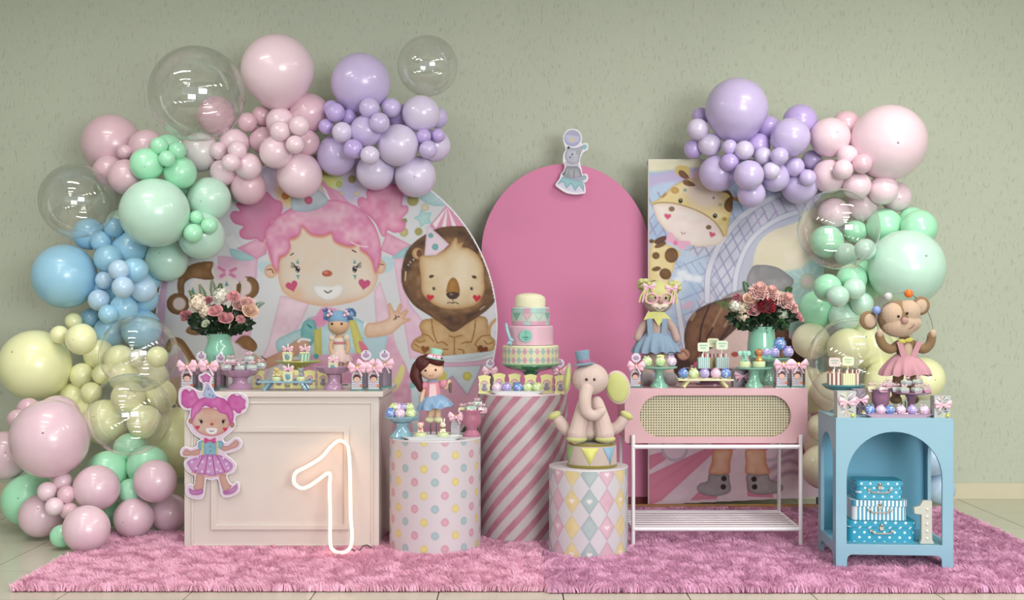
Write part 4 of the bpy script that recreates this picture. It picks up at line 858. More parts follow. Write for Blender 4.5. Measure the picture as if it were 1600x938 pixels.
# suitcases inside, stacked
met = M('pewter', (150, 146, 136), .35, metal=.9)
def case(label, x0, x1, z0, h, y, d, mt, mt2, rr=.03):
    c = cabp((x0+x1)/2, y+d/2, z0); t = thing('suitcase', label, 'suitcase', c, CR, 'small cardboard suitcases in the blue cabinet'); w_ = x1-x0
    fp = rrect(-w_/2, -d/2, w_/2, d/2, rr); lid = h*.30
    def slab(z_a, z_b, g): b = MB(); b.prism([(p[0]*(1+g/w_*2), p[1]*(1+g/d*2)) for p in fp], z_a, z_b); b.v = [Vector((v.x, v.z, v.y)) for v in b.v]; b.f = [tuple(reversed(f_)) for f_ in b.f]; return b
    slab(0, h-.004, 0).build('body', mt, t, smooth=30); slab(h-lid, h, .004).build('lid', mt2, t, smooth=30, bev=.002)
    f0 = -d/2-.005
    b = MB().box((0, f0-.001, h-lid), (.022, .005, .030)); b.ell((0, f0-.004, h-lid+.012), (.009, .004, .009)); b.build('latch', met, t, bev=.001)
    hz = h-lid-.024
    hd = MB().tube([(-.052, f0-.002, hz+.004), (-.04, f0-.012, hz-.006), (.04, f0-.012, hz-.006), (.052, f0-.002, hz+.004)], .0042, 8).build('handle', M('handle_grey', (166, 156, 146), .4), t)
    for s in (-1, 1): MB().box((s*.055, f0, hz+.006), (.018, .006, .012)).build('mount', met, hd, bev=.001)
DB = (34, 148, 178)
dm = nodemat('dotted_blue_card', dots(DB, (214, 232, 236), .052, .13)); dm2 = nodemat('dotted_pale_card', dots((58, 158, 188), (214, 232, 236), .046, .13)); sm_ = nodemat('striped_card', stripes((222, 230, 232), (74, 150, 178), .0205))
case('lowest and widest suitcase of the stack, dark turquoise with white dots', .078, .43, .147, .108, .085, .22, dm, dm)
case('striped white and blue suitcase between the two dotted ones', .106, .392, .257, .105, .10, .19, sm_, sm_)
case('topmost and smallest suitcase of the stack, turquoise with white dots', .130, .372, .364, .10, .11, .16, dm2, dm2)
q = [(965,310),(1065,310),(1067,745),(1092,798),(930,798),(947,745),(947,470),(872,462),(864,392),(930,372)]
o1 = thing('number_one', 'small cream numeral one with bulb studs, beside the suitcases', 'number', cabp(.47, .045, .148), CR)
qq = [((x-1000)/7.218*.00335, (798-y)/7.218*.00335) for x, y in q]
MB().prism(qq, -.012, .018).build('body', M('cream_metal', (190, 190, 178), .4), o1, smooth=0, bev=.003)
for i in range(5): MB().ell((.004, -.014, .03+i*.038), (.007, .006, .007), n=10, m=6).build('bulb', M('bulb_white', (240, 236, 224), .2), o1)
# ================================================================ figures and sweets
class Fig:
    """a thing built in local units of one photo pixel at its own depth"""
    def __init__(s, name, label, cat, px, z, Y, group=None, py=None):
        s.k = Y/F; s.px = px; s.Y = Y; s.z = z; s.py = HY+(CZ-z)*F/Y if py is None else py
        s.t = thing(name, label, cat, (at(px, 0, Y).x, Y, z), 0, group)
    def p(s, x, y, d=0): return Vector(((x-s.px)*s.k, -d*s.k, (s.py-y)*s.k))
    def ell(s, name, mat, L, remesh=0, parent=None, n=20, m=12):
        b = MB()
        for e in L:
            x, y, d, rx, ry, rz = e[:6]; rot = e[6] if len(e) > 6 else 0     # rx across, ry deep, rz up; rot turns in the picture plane
            b.ell(s.p(x, y, d), (rx*s.k, ry*s.k, rz*s.k), (0, rot, 0), n, m)
        return b.build(name, mat, parent or s.t, smooth=80, remesh=remesh)
    def limb(s, b, pts, R, flat=1.0): b.tube([s.p(*q) for q in (cr(pts, False, 4) if len(pts) > 2 else pts)], s.rr(R, len(pts)), 12, rnd=True, flat=flat); return b
    def rr(s, R, n):
        if n == 2: return [r*s.k for r in R]
        N = (n-1)*4+1; xs = np.linspace(0, n-1, N); return [float(v)*s.k for v in np.interp(xs, range(n), R)]
    def tube(s, name, mat, pts, R, parent=None, rnd=True):
        b = MB(); R = R if hasattr(R, '__len__') else [R]*len(pts); s.limb(b, pts, R); return b.build(name, mat, parent or s.t, smooth=80)
    def lathe(s, name, mat, x, y, prof, d=0, n=28, rf=None, zf=None, tilt=0, parent=None, smooth=50, flat=1):
        """profile of (radius, picture y offset up) in pixels"""
        b = MB(); b.M = Matrix.Translation(s.p(x, y, d)) @ Matrix.Rotation(tilt, 4, 'Y') @ Matrix.Diagonal((1, flat, 1, 1))
        b.lathe([(r*s.k, h*s.k) for r, h in prof], n, rf=rf, zf=zf); return b.build(name, mat, parent or s.t, smooth=smooth)
    def flat(s, name, mat, pts, d, th=1.0, parent=None, bev=0):
        b = MB(); q = [s.p(x, y) for x, y in pts]; b.prism([(v.x, v.z) for v in q], -d*s.k, (-d+th)*s.k); return b.build(name, mat, parent or s.t, smooth=30, bev=bev)
def ruf(n, amp, ph=0): return lambda a, i: 1+amp*math.sin(n*a+ph)*min(1, i*.5)
def scal(n, amp): return lambda a, i: 1+amp*abs(math.sin(n*a/2)) if i > 0 else 1
def fabric(key, rgb=(200, 200, 200), **k): return M(key, rgb, .85, spec=.15, bump=.25, bs=220, sheen=.25, **k)
def ceramic(key, rgb=(200, 200, 200)): return M(key, rgb, .14, spec=.6, var=.02, coat=.5)
BLK = M('eye_black', (14, 12, 14), .15)
WIRE = M('steel_wire', (120, 116, 120), .35, metal=.8)
# ---------------------------------------------------------------- cake stands, bowls, trays
def stand(name, label, px, z, Y, prof, mat, scallop=0, amp=.05, n=40, parts=('plate', 'stem')):
    """prof: list of (radius, height) in pixels from the foot up to the rim; split into foot+stem and plate at None"""
    f = Fig(name, label, 'cake stand' if 'stand' in name else 'bowl', px, z, Y); i = prof.index(None); lo, hi = prof[:i], prof[i+1:]
    f.lathe('stem', mat, px, f.py, [(0, lo[0][1])]+lo+[(0, lo[-1][1])], n=28)
    zf = (lambda a, i_: (.05 if i_ >= len(hi)-3 else 0)*f.k*30*amp*8*math.sin(scallop*a)) if scallop else None
    f.lathe('plate', mat, px, f.py, [(0, hi[0][1])]+hi, n=max(n, scallop*6), rf=(lambda a, i_: 1+amp*math.sin(scallop*a)*(1 if i_ >= 2 else .4)) if scallop else None, zf=zf); return f
LC = ceramic('lilac_ceramic', (176, 138, 166)); OC = ceramic('olive_ceramic', (176, 180, 84)); MCc = ceramic('mint_ceramic', (132, 188, 164)); BCm = ceramic('blue_ceramic', (134, 174, 190)); PCc = ceramic('rose_ceramic', (178, 112, 136))
DC = ceramic('plum_ceramic', (108, 76, 96)); TC = ceramic('teal_ceramic', (84, 140, 146)); WC = ceramic('white_ceramic', (222, 226, 226)); GC = ceramic('green_ceramic', (70, 132, 100)); RC = ceramic('orchid_ceramic', (150, 104, 130)); YC = ceramic('cream_ceramic', (224, 218, 170))
stand('pedestal_bowl', 'lilac scalloped pedestal bowl of wrapped sweets on the white table', 375, ZW, 6.75, [(19,0),(20,2),(17,5),(12,9),(11,14),(13,18),None,(13,18),(24,22),(30,30),(31,31),(28,29),(14,22),(0,21)], LC, 12, .03)
stand('cake_stand', 'olive green cake stand holding two tiny boxes, behind the blue footed tray', 466, ZW, 7.05, [(20,0),(20,2),(10,5),(4,12),(3.5,20),(8,27),None,(8,27),(22,33),(36,38),(36,39.5),(33,39.5),(0,38)], OC)
stand('cake_stand', 'lilac scalloped cake stand in front of the blue haired doll', 521, ZW, 6.68, [(15,0),(16,3),(13,8),(9,12),(9,20),(11,24),None,(10,24),(22,28),(29,35),(30,36),(27,34.5),(12,27),(0,26)], LC, 9, .04)
stand('cake_stand', 'light blue scalloped cake stand piled with swirled candy balls', 628, .648, 6.50, [(18,0),(19,3),(14,9),(10,15),(10,20),(13,24),None,(12,24),(22,28),(27,33),(27,34.5),(24,33),(0,29)], BCm, 14, .03)
f = Fig('urn', 'rose pink ceramic urn of wrapped sweets on the dotted column', 'urn', 737, .648, 6.58)
f.lathe('body', PCc, 737, f.py, [(0,0),(13,0),(14,3),(11,7),(8,10),(10,15),(15,21),(15,31),(17,38),(19,41),(19,42),(16,41),(13,32),(0,30)], n=36)
stand('cake_stand', 'dark green cake stand under the tiered cake', 829, .879, 6.98, [(20,0),(20,2),(12,5),(8,14),(8,24),(14,30),None,(14,30),(34,35),(44,40),(44,42),(41,42),(0,40)], GC)
stand('cake_stand', 'mint cake stand with three candy balls and a tiny frame', 1030, ZK, 6.68, [(14,0),(14,3),(9,8),(7,14),(6,22),(9,27),None,(9,27),(27,30),(28,31),(28,33),(26,33),(0,31.5)], MCc)
stand('cake_stand', 'plum coloured cake stand holding striped stick boxes', 1111, ZK, 6.98, [(24,0),(24,2),(18,4),(14,10),(13,16),(18,20),None,(18,20),(34,22),(38,25),(38,26),(36,26),(0,24)], DC)
stand('cake_stand', 'mint cake stand with an elephant and a lion cupcake', 1178, ZK, 6.68, [(14,0),(14,3),(10,8),(8,14),(7,22),(9,27),None,(9,27),(27,29),(28,30),(28,32),(26,32),(0,30.5)], MCc)
stand('cake_stand', 'second mint cake stand partly hidden behind the elephant and lion cupcakes', 1203, ZK, 6.92, [(13,0),(14,4),(10,10),(6,18),(6,26),(8,34),None,(8,34),(26,37),(30,42),(30,43),(28,43),(0,40)], MCc)
stand('cake_stand', 'teal cake stand holding brown striped stick boxes on the blue cabinet', 1318, ZB+.008, 6.36, [(20,0),(20,2),(12,6),(7,14),(7,24),(14,32),None,(14,32),(27,37),(33,42),(33,44),(31,44),(0,41)], TC)
f = Fig('urn', 'orchid purple urn of wrapped sweets on the blue cabinet', 'urn', 1376, ZB+.008, 6.24)
f.lathe('body', RC, 1376, f.py, [(0,0),(8,0),(10,8),(9,12),(13,18),(14,26),(14,33),(17,38),(18,39),(16,38.5),(12,30),(0,28)], n=36)
stand('cake_stand', 'orchid purple cake stand piled with wrapped sweets, by the monkey', 1424, ZB+.008, 6.24, [(14,0),(14,2),(8,5),(6,12),(5.5,22),(10,30),None,(10,30),(24,31),(30,33),(30,35),(28,35),(0,33)], RC)
def footed(label, px, z, Y, hw_, h, mat):
    f = Fig('footed_tray', label, 'tray', px, z, Y); hd = 20
    b = MB(); b.box((0, 0, (h-1)*f.k), (2*hw_*f.k, 2*hd*f.k, 1.6*f.k)); b.build('top', mat, f.t, bev=.002)
    o_, i_ = ring(-hw_*f.k, -hd*f.k, hw_*f.k, hd*f.k, 1.5*f.k); b = MB().prism(o_, (h-.4)*f.k, (h+.8)*f.k, [i_]); b.v = [Vector((v.x, v.z, v.y)) for v in b.v]; b.f = [tuple(reversed(q)) for q in b.f]; b.build('rim', mat, f.t, smooth=0)
    for sx in (-1, 1):
        for sy in (-1, 1): MB().tube([(sx*(hw_-17)*f.k, sy*13*f.k, (h-1.5)*f.k), (sx*(hw_-14)*f.k, sy*13*f.k, (h*.55)*f.k), (sx*(hw_-9)*f.k, sy*14*f.k, .8*f.k)], [4*f.k, 2.6*f.k, 2.8*f.k], 8).build('foot', mat, f.t)
footed('pale blue footed tray with cupcakes and a small elephant box', 448, ZW, 6.66, 42, 14, BCm)
footed('cream footed tray with a row of five swirled candy balls', 1100, ZK, 6.68, 43, 13, YC)
def dish(label, px, z, Y, hw_, hd, mat, wav=.03):
    f = Fig('serving_dish', label, 'tray', px, z, Y); fp = rrect(-hw_, -hd, hw_, hd, 6)
    b = MB(); o = []
    for sc_, h in ((.82, 0), (.84, 1.2), (1.0, 4.5), (1.02, 5), (.98, 4.6), (.82, 2), (0.01, 2)):
        o.append([(p[0]*sc_*f.k, p[1]*sc_*f.k, (h+.5*math.sin(i*1.9)*(sc_ > .95))*f.k) for i, p in enumerate(fp)])
    n = len(fp); vs = [v for r_ in o for v in r_]; fs = [(a_*n+i, a_*n+(i+1) % n, (a_+1)*n+(i+1) % n, (a_+1)*n+i) for a_ in range(len(o)-1) for i in range(n)]+[tuple(range(n-1, -1, -1)), tuple((len(o)-1)*n+i for i in range(n))]
    b.add(vs, fs).build('dish', mat, f.t); return f
dish('white dish with two figurine cakes on the dotted column', 676, .648, 6.43, 46, 17, WC)
dish('white dish with five candy balls in front of the tiered cake', 808, .879, 6.74, 43, 12, WC)
dish('pale pink dish with a row of six candy balls on the blue cabinet', 1402, ZB+.008, 6.07, 55, 12, ceramic('pale_pink_ceramic', (206, 166, 186)))
# ---------------------------------------------------------------- candy balls
def marble(key, c1, c2, c3):
    def f_(nt, co):
        n = nt.nodes.new('ShaderNodeTexNoise'); n.inputs['Scale'].default_value = 1.5; n.inputs['Detail'].default_value = 1; n.inputs['Distortion'].default_value = 1.2
        nt.links.new(co, n.inputs['Vector']); r = nt.nodes.new('ShaderNodeValToRGB'); e = r.color_ramp.elements
        e[0].position = .38; e[0].color = (*lin(c1), 1); e[1].position = .62; e[1].color = (*lin(c3), 1); m_ = e.new(.5); m_.color = (*lin(c2), 1)
        nt.links.new(n.outputs['Fac'], r.inputs[0]); return r.outputs[0]
    return nodemat(key, f_, rough=.22, coat=.4)
CM = {'B': marble('candy_blue', (92, 150, 206), (104, 120, 196), (190, 200, 224)), 'P': marble('candy_pink', (226, 196, 216), (210, 170, 206), (240, 232, 232)), 'G': marble('candy_green', (176, 206, 130), (214, 222, 160), (222, 232, 220)),
      'V': marble('candy_lilac', (180, 160, 214), (150, 140, 206), (214, 206, 226))}
cand = {}
def candy(label, px, z, Y, c, r=7.5, dz=0, group='swirled candy balls'):
    if c not in cand:
        b = MB().ell((0, 0, 1), (1, 1, 1), n=20, m=12); me = b.mesh('ball', 80); me.materials.append(CM[c])
        b = MB()
        for s in (-1, 1): b.tube([(0, -.2, 1.95), (s*.35, -.3, 2.1), (s*.6, -.25, 2.0), (s*.35, -.2, 1.9), (0, -.2, 1.95)], [.05, .1, .08, .08, .05], 6)
        kn = b.mesh('twist', 60); kn.materials.append(CM[c]); cand[c] = (me, kn)
    t = thing('candy_ball', label, 'candy', (at(px, 0, Y).x, Y, z+dz), random.uniform(-1, 1), group); k = r*1.1*Y/F; t.scale = (k, k, k*.95)
    link('ball', cand[c][0], None, t, rot=(random.uniform(-.2, .2), 0, 0)); link('twist', cand[c][1], None, t); return t
kk = 6.5/F; zb_ = .648+31*kk
W5 = ['leftmost', 'second', 'third', 'fourth', 'fifth', 'sixth']
for i, (x, c, Y) in enumerate([(610,'B',6.46),(625,'P',6.44),(641,'G',6.46)]): candy(f"{['blue','pink and lilac','pale green'][i]} swirled candy ball, {['left','middle','right'][i]} in front on the light blue stand", x, zb_, Y, c, 7.8)
for i, (x, c) in enumerate([(614,'G'),(622,'P'),(631,'V'),(640,'G')]): candy(f"{['green','pink','lilac','lime green'][i]} candy ball, {W5[i] if i else 'leftmost'} in the upper row on the light blue stand", x, zb_, 6.52, c, 6.8, 8*kk)
for i, (x, c) in enumerate([(776,'P'),(792,'V'),(809,'B'),(824,'G'),(839,'G')]): candy(f"candy ball, {W5[i]} from the left in the white dish before the tiered cake".replace('leftmost from the left', 'leftmost'), x, .879+.009, 6.74, c, 7.2)
for i, (x, c) in enumerate([(1011,'G'),(1031,'G'),(1049,'P')]): candy(f"{['green and blue','green and pink','pink and yellow'][i]} candy ball, {['left','middle','right'][i]} one on the mint stand", x, ZK+.122, 6.66, c, 7.5)
for i, (x, c) in enumerate([(1068,'B'),(1084,'G'),(1101,'V'),(1118,'P'),(1134,'B')]): candy(f"candy ball, {W5[i]} from the left on the cream footed tray".replace('leftmost from the left', 'leftmost'), x, ZK+.051, 6.68, c, 7.6)
for i, (x, c) in enumerate([(1359,'B'),(1376,'P'),(1391,'B'),(1407,'P'),(1425,'V'),(1443,'P')]): candy(f"candy ball, {W5[i]} from the left in the pale pink dish on the cabinet".replace('leftmost from the left', 'leftmost'), x, ZB+.018, 6.07, c, 7.2)
for i, (x, c, dz) in enumerate([(1196,'V',0),(1211,'V',0),(1219,'B',12),(1231,'V',0)]): candy(['grey lilac candy ball left on the hidden mint stand','lilac candy ball beside the vase on the hidden mint stand','bright blue candy ball on top behind the bows','lilac candy ball furthest right behind the bows'][i], x, ZK+.165+dz*.0036, 6.92, c, 8 if i != 2 else 9)
# ---------------------------------------------------------------- cellophane wrapped sweets
CEL = film('cellophane', base=.08, rim=.4, rough=.2, power=2.5)
wm = {}
def sweet(label, px, z, Y, c, s=1.0, dz=0, rz=0):
    if c not in wm:
        col = {'m': (184, 196, 190), 'p': (206, 184, 190), 'y': (224, 220, 178), 'g': (176, 206, 188)}[c]
        m1 = M('fondant_'+c, col, .6, var=.08, vs=60); me = MB().prism(rrect(-8, 0, 8, 9, 3, 4), -6, 6).mesh('cake', 50); me.materials.append(m1)
        b = MB().prism(rrect(-8.2, 1.5, 8.2, 3.6, .6, 2), -6.2, 6.2); rb_ = b.mesh('band', 50); rb_.materials.append(M('fondant_band_'+c, {'m': (168, 150, 168), 'p': (200, 132, 156), 'y': (206, 170, 190), 'g': (206, 150, 170)}[c], .6))
        rs = random.Random(len(wm)); b = MB()
        b.ell((0, 0, 5.5), (10, 8, 8.2), n=14, m=9); b.v = [v+Vector((rs.uniform(-.9, .9), rs.uniform(-.9, .9), rs.uniform(-.6, .9))) for v in b.v]
        for q in range(7):
            a_ = q*2*PI/7; b.add([(0, 0, 12), (math.cos(a_)*5, math.sin(a_)*5, 18+rs.uniform(-2, 2)), (math.cos(a_+.8)*5, math.sin(a_+.8)*5, 17+rs.uniform(-2, 2))], [(0, 1, 2)])
        fl_ = b.mesh('wrapper', 20); fl_.materials.append(CEL)
        b = MB()
        for s_ in (-1, 1): b.tube([(0, -2, 12.5), (s_*3, -3, 14.5), (s_*6, -3, 13.5), (s_*4, -3, 11.5), (0, -2, 12.5)], [.5, 1.2, 1, 1, .5], 6)
        bw = b.mesh('ribbon', 60); bw.materials.append(M('ribbon_pink', (226, 186, 200), .4)); wm[c] = (me, rb_, fl_, bw)
    t = thing('wrapped_sweet', label, 'sweet', (at(px, 0, Y).x, Y, z+dz), rz, 'cellophane wrapped mini cakes'); k = s*Y/F; t.scale = (k,)*3
    for n_, m_ in zip(('cake', 'band', 'wrapper', 'ribbon'), wm[c]): link(n_, m_, None, t)
zb_ = ZW+.108; k_ = 6.75/F
for i, (x, Y, c, dz, rz) in enumerate([(354,6.72,'m',1,.2),(376,6.68,'m',0,-.1),(393,6.70,'m',1,.3),(366,6.80,'p',3,0),(384,6.80,'m',4,.4),(408,6.78,'m',3,0),(390,6.76,'m',14,.1),(360,6.76,'p',9,.3)]):
    sweet('wrapped mini cake, '+['front left','front centre','front right','back left','back centre','far right overhanging','topmost','upper left'][i]+' in the lilac pedestal bowl', x, zb_, Y, c, .95, dz*k_, rz)
for i, (x, c, dz, Y) in enumerate([(724,'y',0,6.58),(736,'g',3,6.54),(752,'p',0,6.57),(744,'g',8,6.60)]): sweet('wrapped mini cake, '+['pale one on the left','green one in front','pink tinted one on the right','green one at the back'][i]+' of the rose urn', x, .648+37*.00365, Y, c, .95, dz*.0036, .2*i)
for i, (x, c, dz, Y) in enumerate([(1362,'y',0,6.24),(1378,'p',0,6.20),(1388,'p',6,6.25)]): sweet('wrapped mini cake, '+['yellow one on the left','pink one in front','pink one on the right'][i]+' of the orchid urn', x, ZB+.13, Y, c, .9, dz*.0034, .2*i)
for i, (x, c, dz, Y) in enumerate([(1400,'m',0,6.24),(1412,'m',0,6.19),(1432,'m',0,6.18),(1446,'p',0,6.23),(1416,'m',11,6.22),(1434,'m',12,6.22)]): sweet('wrapped mini cake, '+['far left','front left','front right','far right','upper left','upper right'][i]+' on the orchid purple stand', x, ZB+.128, Y, c, .85, dz*.0034, .15*i)
# ---------------------------------------------------------------- favour boxes with bows
ACR = film('acetate', base=.10, rim=.5, rough=.05, power=2.5); RIB = M('satin_pink', (240, 192, 208), .3, spec=.6, sheen=.3); GOLD = M('gold_button', (206, 160, 60), .25, metal=.8)
def brick_print(nt, co):
    s = nt.nodes.new('ShaderNodeSeparateXYZ'); nt.links.new(co, s.inputs[0])
    u = mth(nt, 'FRACT', mth(nt, 'MULTIPLY', mth(nt, 'ADD', s.outputs[2], 10), 1/4.4)); return mixc(nt, mth(nt, 'GREATER_THAN', u, .72), (206, 202, 206), (142, 134, 142))
CARD = nodemat('card_lined', brick_print, .5); CARDD = M('card_dark', (74, 58, 66), .5); TEALB = M('box_base_teal', (58, 130, 122), .4)
SKN = M('print_skin', (222, 178, 160), .6); HRR = M('print_hair', (84, 28, 36), .6); DRS = M('print_dress', (196, 178, 192), .6); LLC = M('plaque_lilac', (168, 140, 170), .5); PLQ = M('plaque_light', (214, 206, 216), .4)
def bow_mesh(w_, h):
    """two full loops each side, pinched at the middle, and two hanging tails"""
    b = MB()
    for s in (-1, 1):
        for (a0, ln, wd, y) in ((.38, .54, .27, -.10), (-.22, .46, .24, -.04)):
            d = Vector((s*math.cos(a0), 0, math.sin(a0))); n_ = Vector((-s*math.sin(a0), 0, math.cos(a0))); vs, fs = [], []
            prof = [(0, .14), (.2, .34), (.45, .62), (.75, .95), (.95, 1), (1, .85)]
            for (t, q) in prof:
                for k in range(8):
                    an = 2*PI*k/8; c = d*(t*ln*w_)+n_*(math.cos(an)*q*wd*h*.95)+Vector((0, y*w_+math.sin(an)*q*w_*.07-math.sin(t*PI)*w_*.05, 0)); vs.append(c)
            for r_ in range(len(prof)-1):
                for k in range(8): l = (k+1) % 8; fs.append((r_*8+k, r_*8+l, (r_+1)*8+l, (r_+1)*8+k))
            fs.append(tuple(range(7, -1, -1))); fs.append(tuple(len(vs)-8+k for k in range(8))); b.add(vs, fs)
        b.tube([(0, -w_*.10, 0), (s*w_*.16, -w_*.15, -h*.28), (s*w_*.27, -w_*.13, -h*.58)], [w_*.05, w_*.09, w_*.12], 8, flat=.3)
    b.ell((0, -w_*.14, 0), (w_*.08, w_*.06, h*.14), n=10, m=6)
    return b
def favor_parts():
    P = {}
    b = MB().box((0, 0, 19), (26, 20, 38)); P['acetate_box'] = (b.mesh('acetate_box', 0), ACR)
    P['card'] = (MB().box((-1.5, -9.2, 18.5), (19, .5, 32)).mesh('card', 0), CARD); P['side_card'] = (MB().box((10.5, -9.0, 18.5), (4.2, .5, 34)).mesh('side_card', 0), CARDD)
    P['back_card'] = (MB().box((0, 9.2, 18.5), (24, .5, 34)).mesh('back_card', 0), M('card_mauve', (150, 118, 140), .5)); P['base'] = (MB().box((0, 0, 1.6), (25, 19, 3)).mesh('base', 0), TEALB)
    b = MB().ell((-1.5, -9.7, 23), (7.2, .5, 7.2), n=16, m=6); P['printed_hair'] = (b.mesh('printed_hair', 80), HRR)
    P['printed_face'] = (MB().ell((-1.5, -10.1, 20.6), (5.6, .5, 5.0), n=16, m=6).mesh('printed_face', 80), SKN)
    P['printed_dress'] = (MB().prism([(-6.5, 7), (3.5, 7), (1, 16), (-4, 16)], -9.9, -9.5).mesh('printed_dress', 0), DRS)
    P['printed_ball'] = (MB().ell((6.5, -9.8, 9.5), (2.4, .5, 2.4), n=12, m=6).mesh('printed_ball', 80), M('print_orange', (214, 120, 60), .5))
    b = bow_mesh(32, 24); b.v = [v+Vector((0, -11.5, 41)) for v in b.v]; P['bow'] = (b.mesh('bow', 60), RIB)
    b = MB().lathe([(0, 0), (3.6, 0), (3.6, 1), (2.6, 1.6), (2.2, .9), (0, .9)], 16); b.v = [Vector((v.x, -15-v.z, 43+v.y)) for v in b.v]; P['button'] = (b.mesh('button', 40), GOLD)
    b = MB(); pr = [(8.5*(1+.10*abs(math.sin(4*t)))*math.cos(t), 58+8.5*(1+.10*abs(math.sin(4*t)))*math.sin(t)) for t in [2*PI*i/40 for i in range(40)]]; b.prism(pr, -2, -1.2); P['plaque'] = (b.mesh('plaque', 30), PLQ)
    P['plaque_centre'] = (MB().ell((0, -2.2, 58), (6, .5, 4.4), n=16, m=6).mesh('plaque_centre', 80), LLC); P['plaque_crown'] = (MB().ell((0, -2.2, 64), (1.4, .6, 1.4), n=8, m=6).mesh('plaque_crown', 80), M('crown_dark', (70, 60, 80), .5))
    P['plaque_stick'] = (MB().tube([(0, -1, 36), (0, -1, 52)], .8, 6).mesh('plaque_stick', 60), PLQ)
    return {k: (m, t) for k, (m, t) in P.items()}
FP = favor_parts()
for k_2, (m_, t_) in FP.items(): m_.materials.append(t_)
FRONT = ['acetate_box', 'card', 'side_card', 'back_card', 'base', 'printed_hair', 'printed_face', 'printed_dress', 'printed_ball', 'bow', 'button']
BACK = ['acetate_box', 'back_card', 'side_card', 'base', 'bow', 'button', 'plaque', 'plaque_centre', 'plaque_crown', 'plaque_stick']
def favor(label, px, z, Y, parts, s=1.0, rz=0):
    t = thing('favour_box', label, 'gift box', (at(px, 0, Y).x, Y, z), rz, 'clear favour boxes with pink satin bows'); t.scale = (s*Y/F,)*3
    got = {}
    for n_ in parts:
        pa_ = 'card' if n_.startswith('printed') else 'bow' if n_ == 'button' else 'plaque' if n_.startswith('plaque_') else None
        got[n_] = link(n_, FP[n_][0], None, got.get(pa_, t))
favor('clear favour box with girl print and bow, far left on the white table', 296, ZW, 6.62, FRONT, .92)
favor('clear favour box with bow behind the clown cut-out hat, on the white table', 329, ZW, 6.62, FRONT, .92)
favor('clear favour box with plaque behind the two leftmost bows', 315, ZW, 6.86, BACK, .85)
favor('clear favour box with plaque in front of the left vase', 345, ZW, 6.86, BACK, .80)
favor('clear favour box with girl print, front left at the right end of the white table', 560, ZW, 6.62, FRONT, .86)
favor('clear favour box with girl print, front right at the right end of the white table', 586, ZW, 6.62, FRONT, .86)
favor('clear favour box with plaque behind the front left one at the white table end', 572, ZW, 6.86, BACK, .88, .1)
favor('clear favour box with plaque at the back right corner of the white table', 601, ZW, 6.86, BACK, .88, .1)
favor('clear favour box with plaque behind the yellow frames, left of the tiered cake', 766, .879, 7.08, BACK, .72)
favor('clear favour box with plaque behind the yellow frames, right of the tiered cake', 875, .879, 7.02, BACK, .74)
favor('clear favour box with girl print at the left end of the pink console', 994, ZK, 6.68, FRONT+['plaque', 'plaque_centre', 'plaque_stick'], .80, -.1)
favor('clear favour box with girl print, left of the pair at the console right end', 1221, ZK, 6.68, FRONT, .86)
favor('clear favour box with girl print, right of the pair at the console right end', 1245, ZK, 6.68, FRONT, .86)
favor('clear favour box with pink bow left of the rose urn on the dotted column', 713, .648, 6.60, ['acetate_box', 'card', 'base', 'bow', 'button'], .74)
# patterned gift boxes
def burst(label, px, z, Y, w_, h, dark=False, bow=True):
    f = Fig('gift_box', label, 'gift box', px, z, Y); a = Art(0, 0, w_, h, .5, (186, 186, 184) if not dark else (120, 110, 120))
    rs = random.Random(px)
    for cy in (h*.25, h*.72):
        for q in range(18):
            t = q*2*PI/18; c = rs.choice([(226,226,222), (150,160,160), (196,150,170), (206,204,150), (90,96,100)]) if not dark else rs.choice([(90,80,92), (150,140,150), (170,110,140)])
            a.line([(w_/2+3*math.cos(t), cy+3*math.sin(t)), (w_/2+h*.24*math.cos(t), cy+h*.24*math.sin(t))], 1.3, c, sm=False)
    MB().box((0, 0, h/2*f.k), (w_*f.k, w_*.7*f.k, h*f.k)).build('body', M('box_silver', (166, 166, 166), .4), f.t, bev=.001)
    link('print', a.mesh('print', lambda X, Y_: ((X-w_/2)*f.k, np.full(X.shape, -(w_*.35+.25)*f.k), (h-Y_)*f.k)), vcol('print_gloss', rough=.3, bump=0), f.t)
    if bow:
        b = bow_mesh(26*f.k, 13*f.k); b.v = [v+Vector((0, -(w_*.35+1.5)*f.k, h*.58*f.k)) for v in b.v]; b.build('bow', RIB, f.t)
    MB().ell((w_*.32*f.k, -(w_*.35+1.5)*f.k, 3.5*f.k), (3*f.k, 2*f.k, 3*f.k), n=12, m=8).build('charm', M('lime_charm', (206, 206, 90), .3), f.t)
burst('silver sunburst gift box with pink bow, front left on the blue cabinet', 1320, ZB+.008, 6.06, 29, 41)
burst('darker gift box behind the front left sunburst box on the cabinet', 1341, ZB+.008, 6.22, 18, 40, True)
burst('silver sunburst gift box with pink bow, right end of the blue cabinet', 1469, ZB+.008, 6.05, 25, 34)
burst('dim sunburst gift box between the cream tray and mint stand', 1158, ZK, 6.80, 28, 28, True)
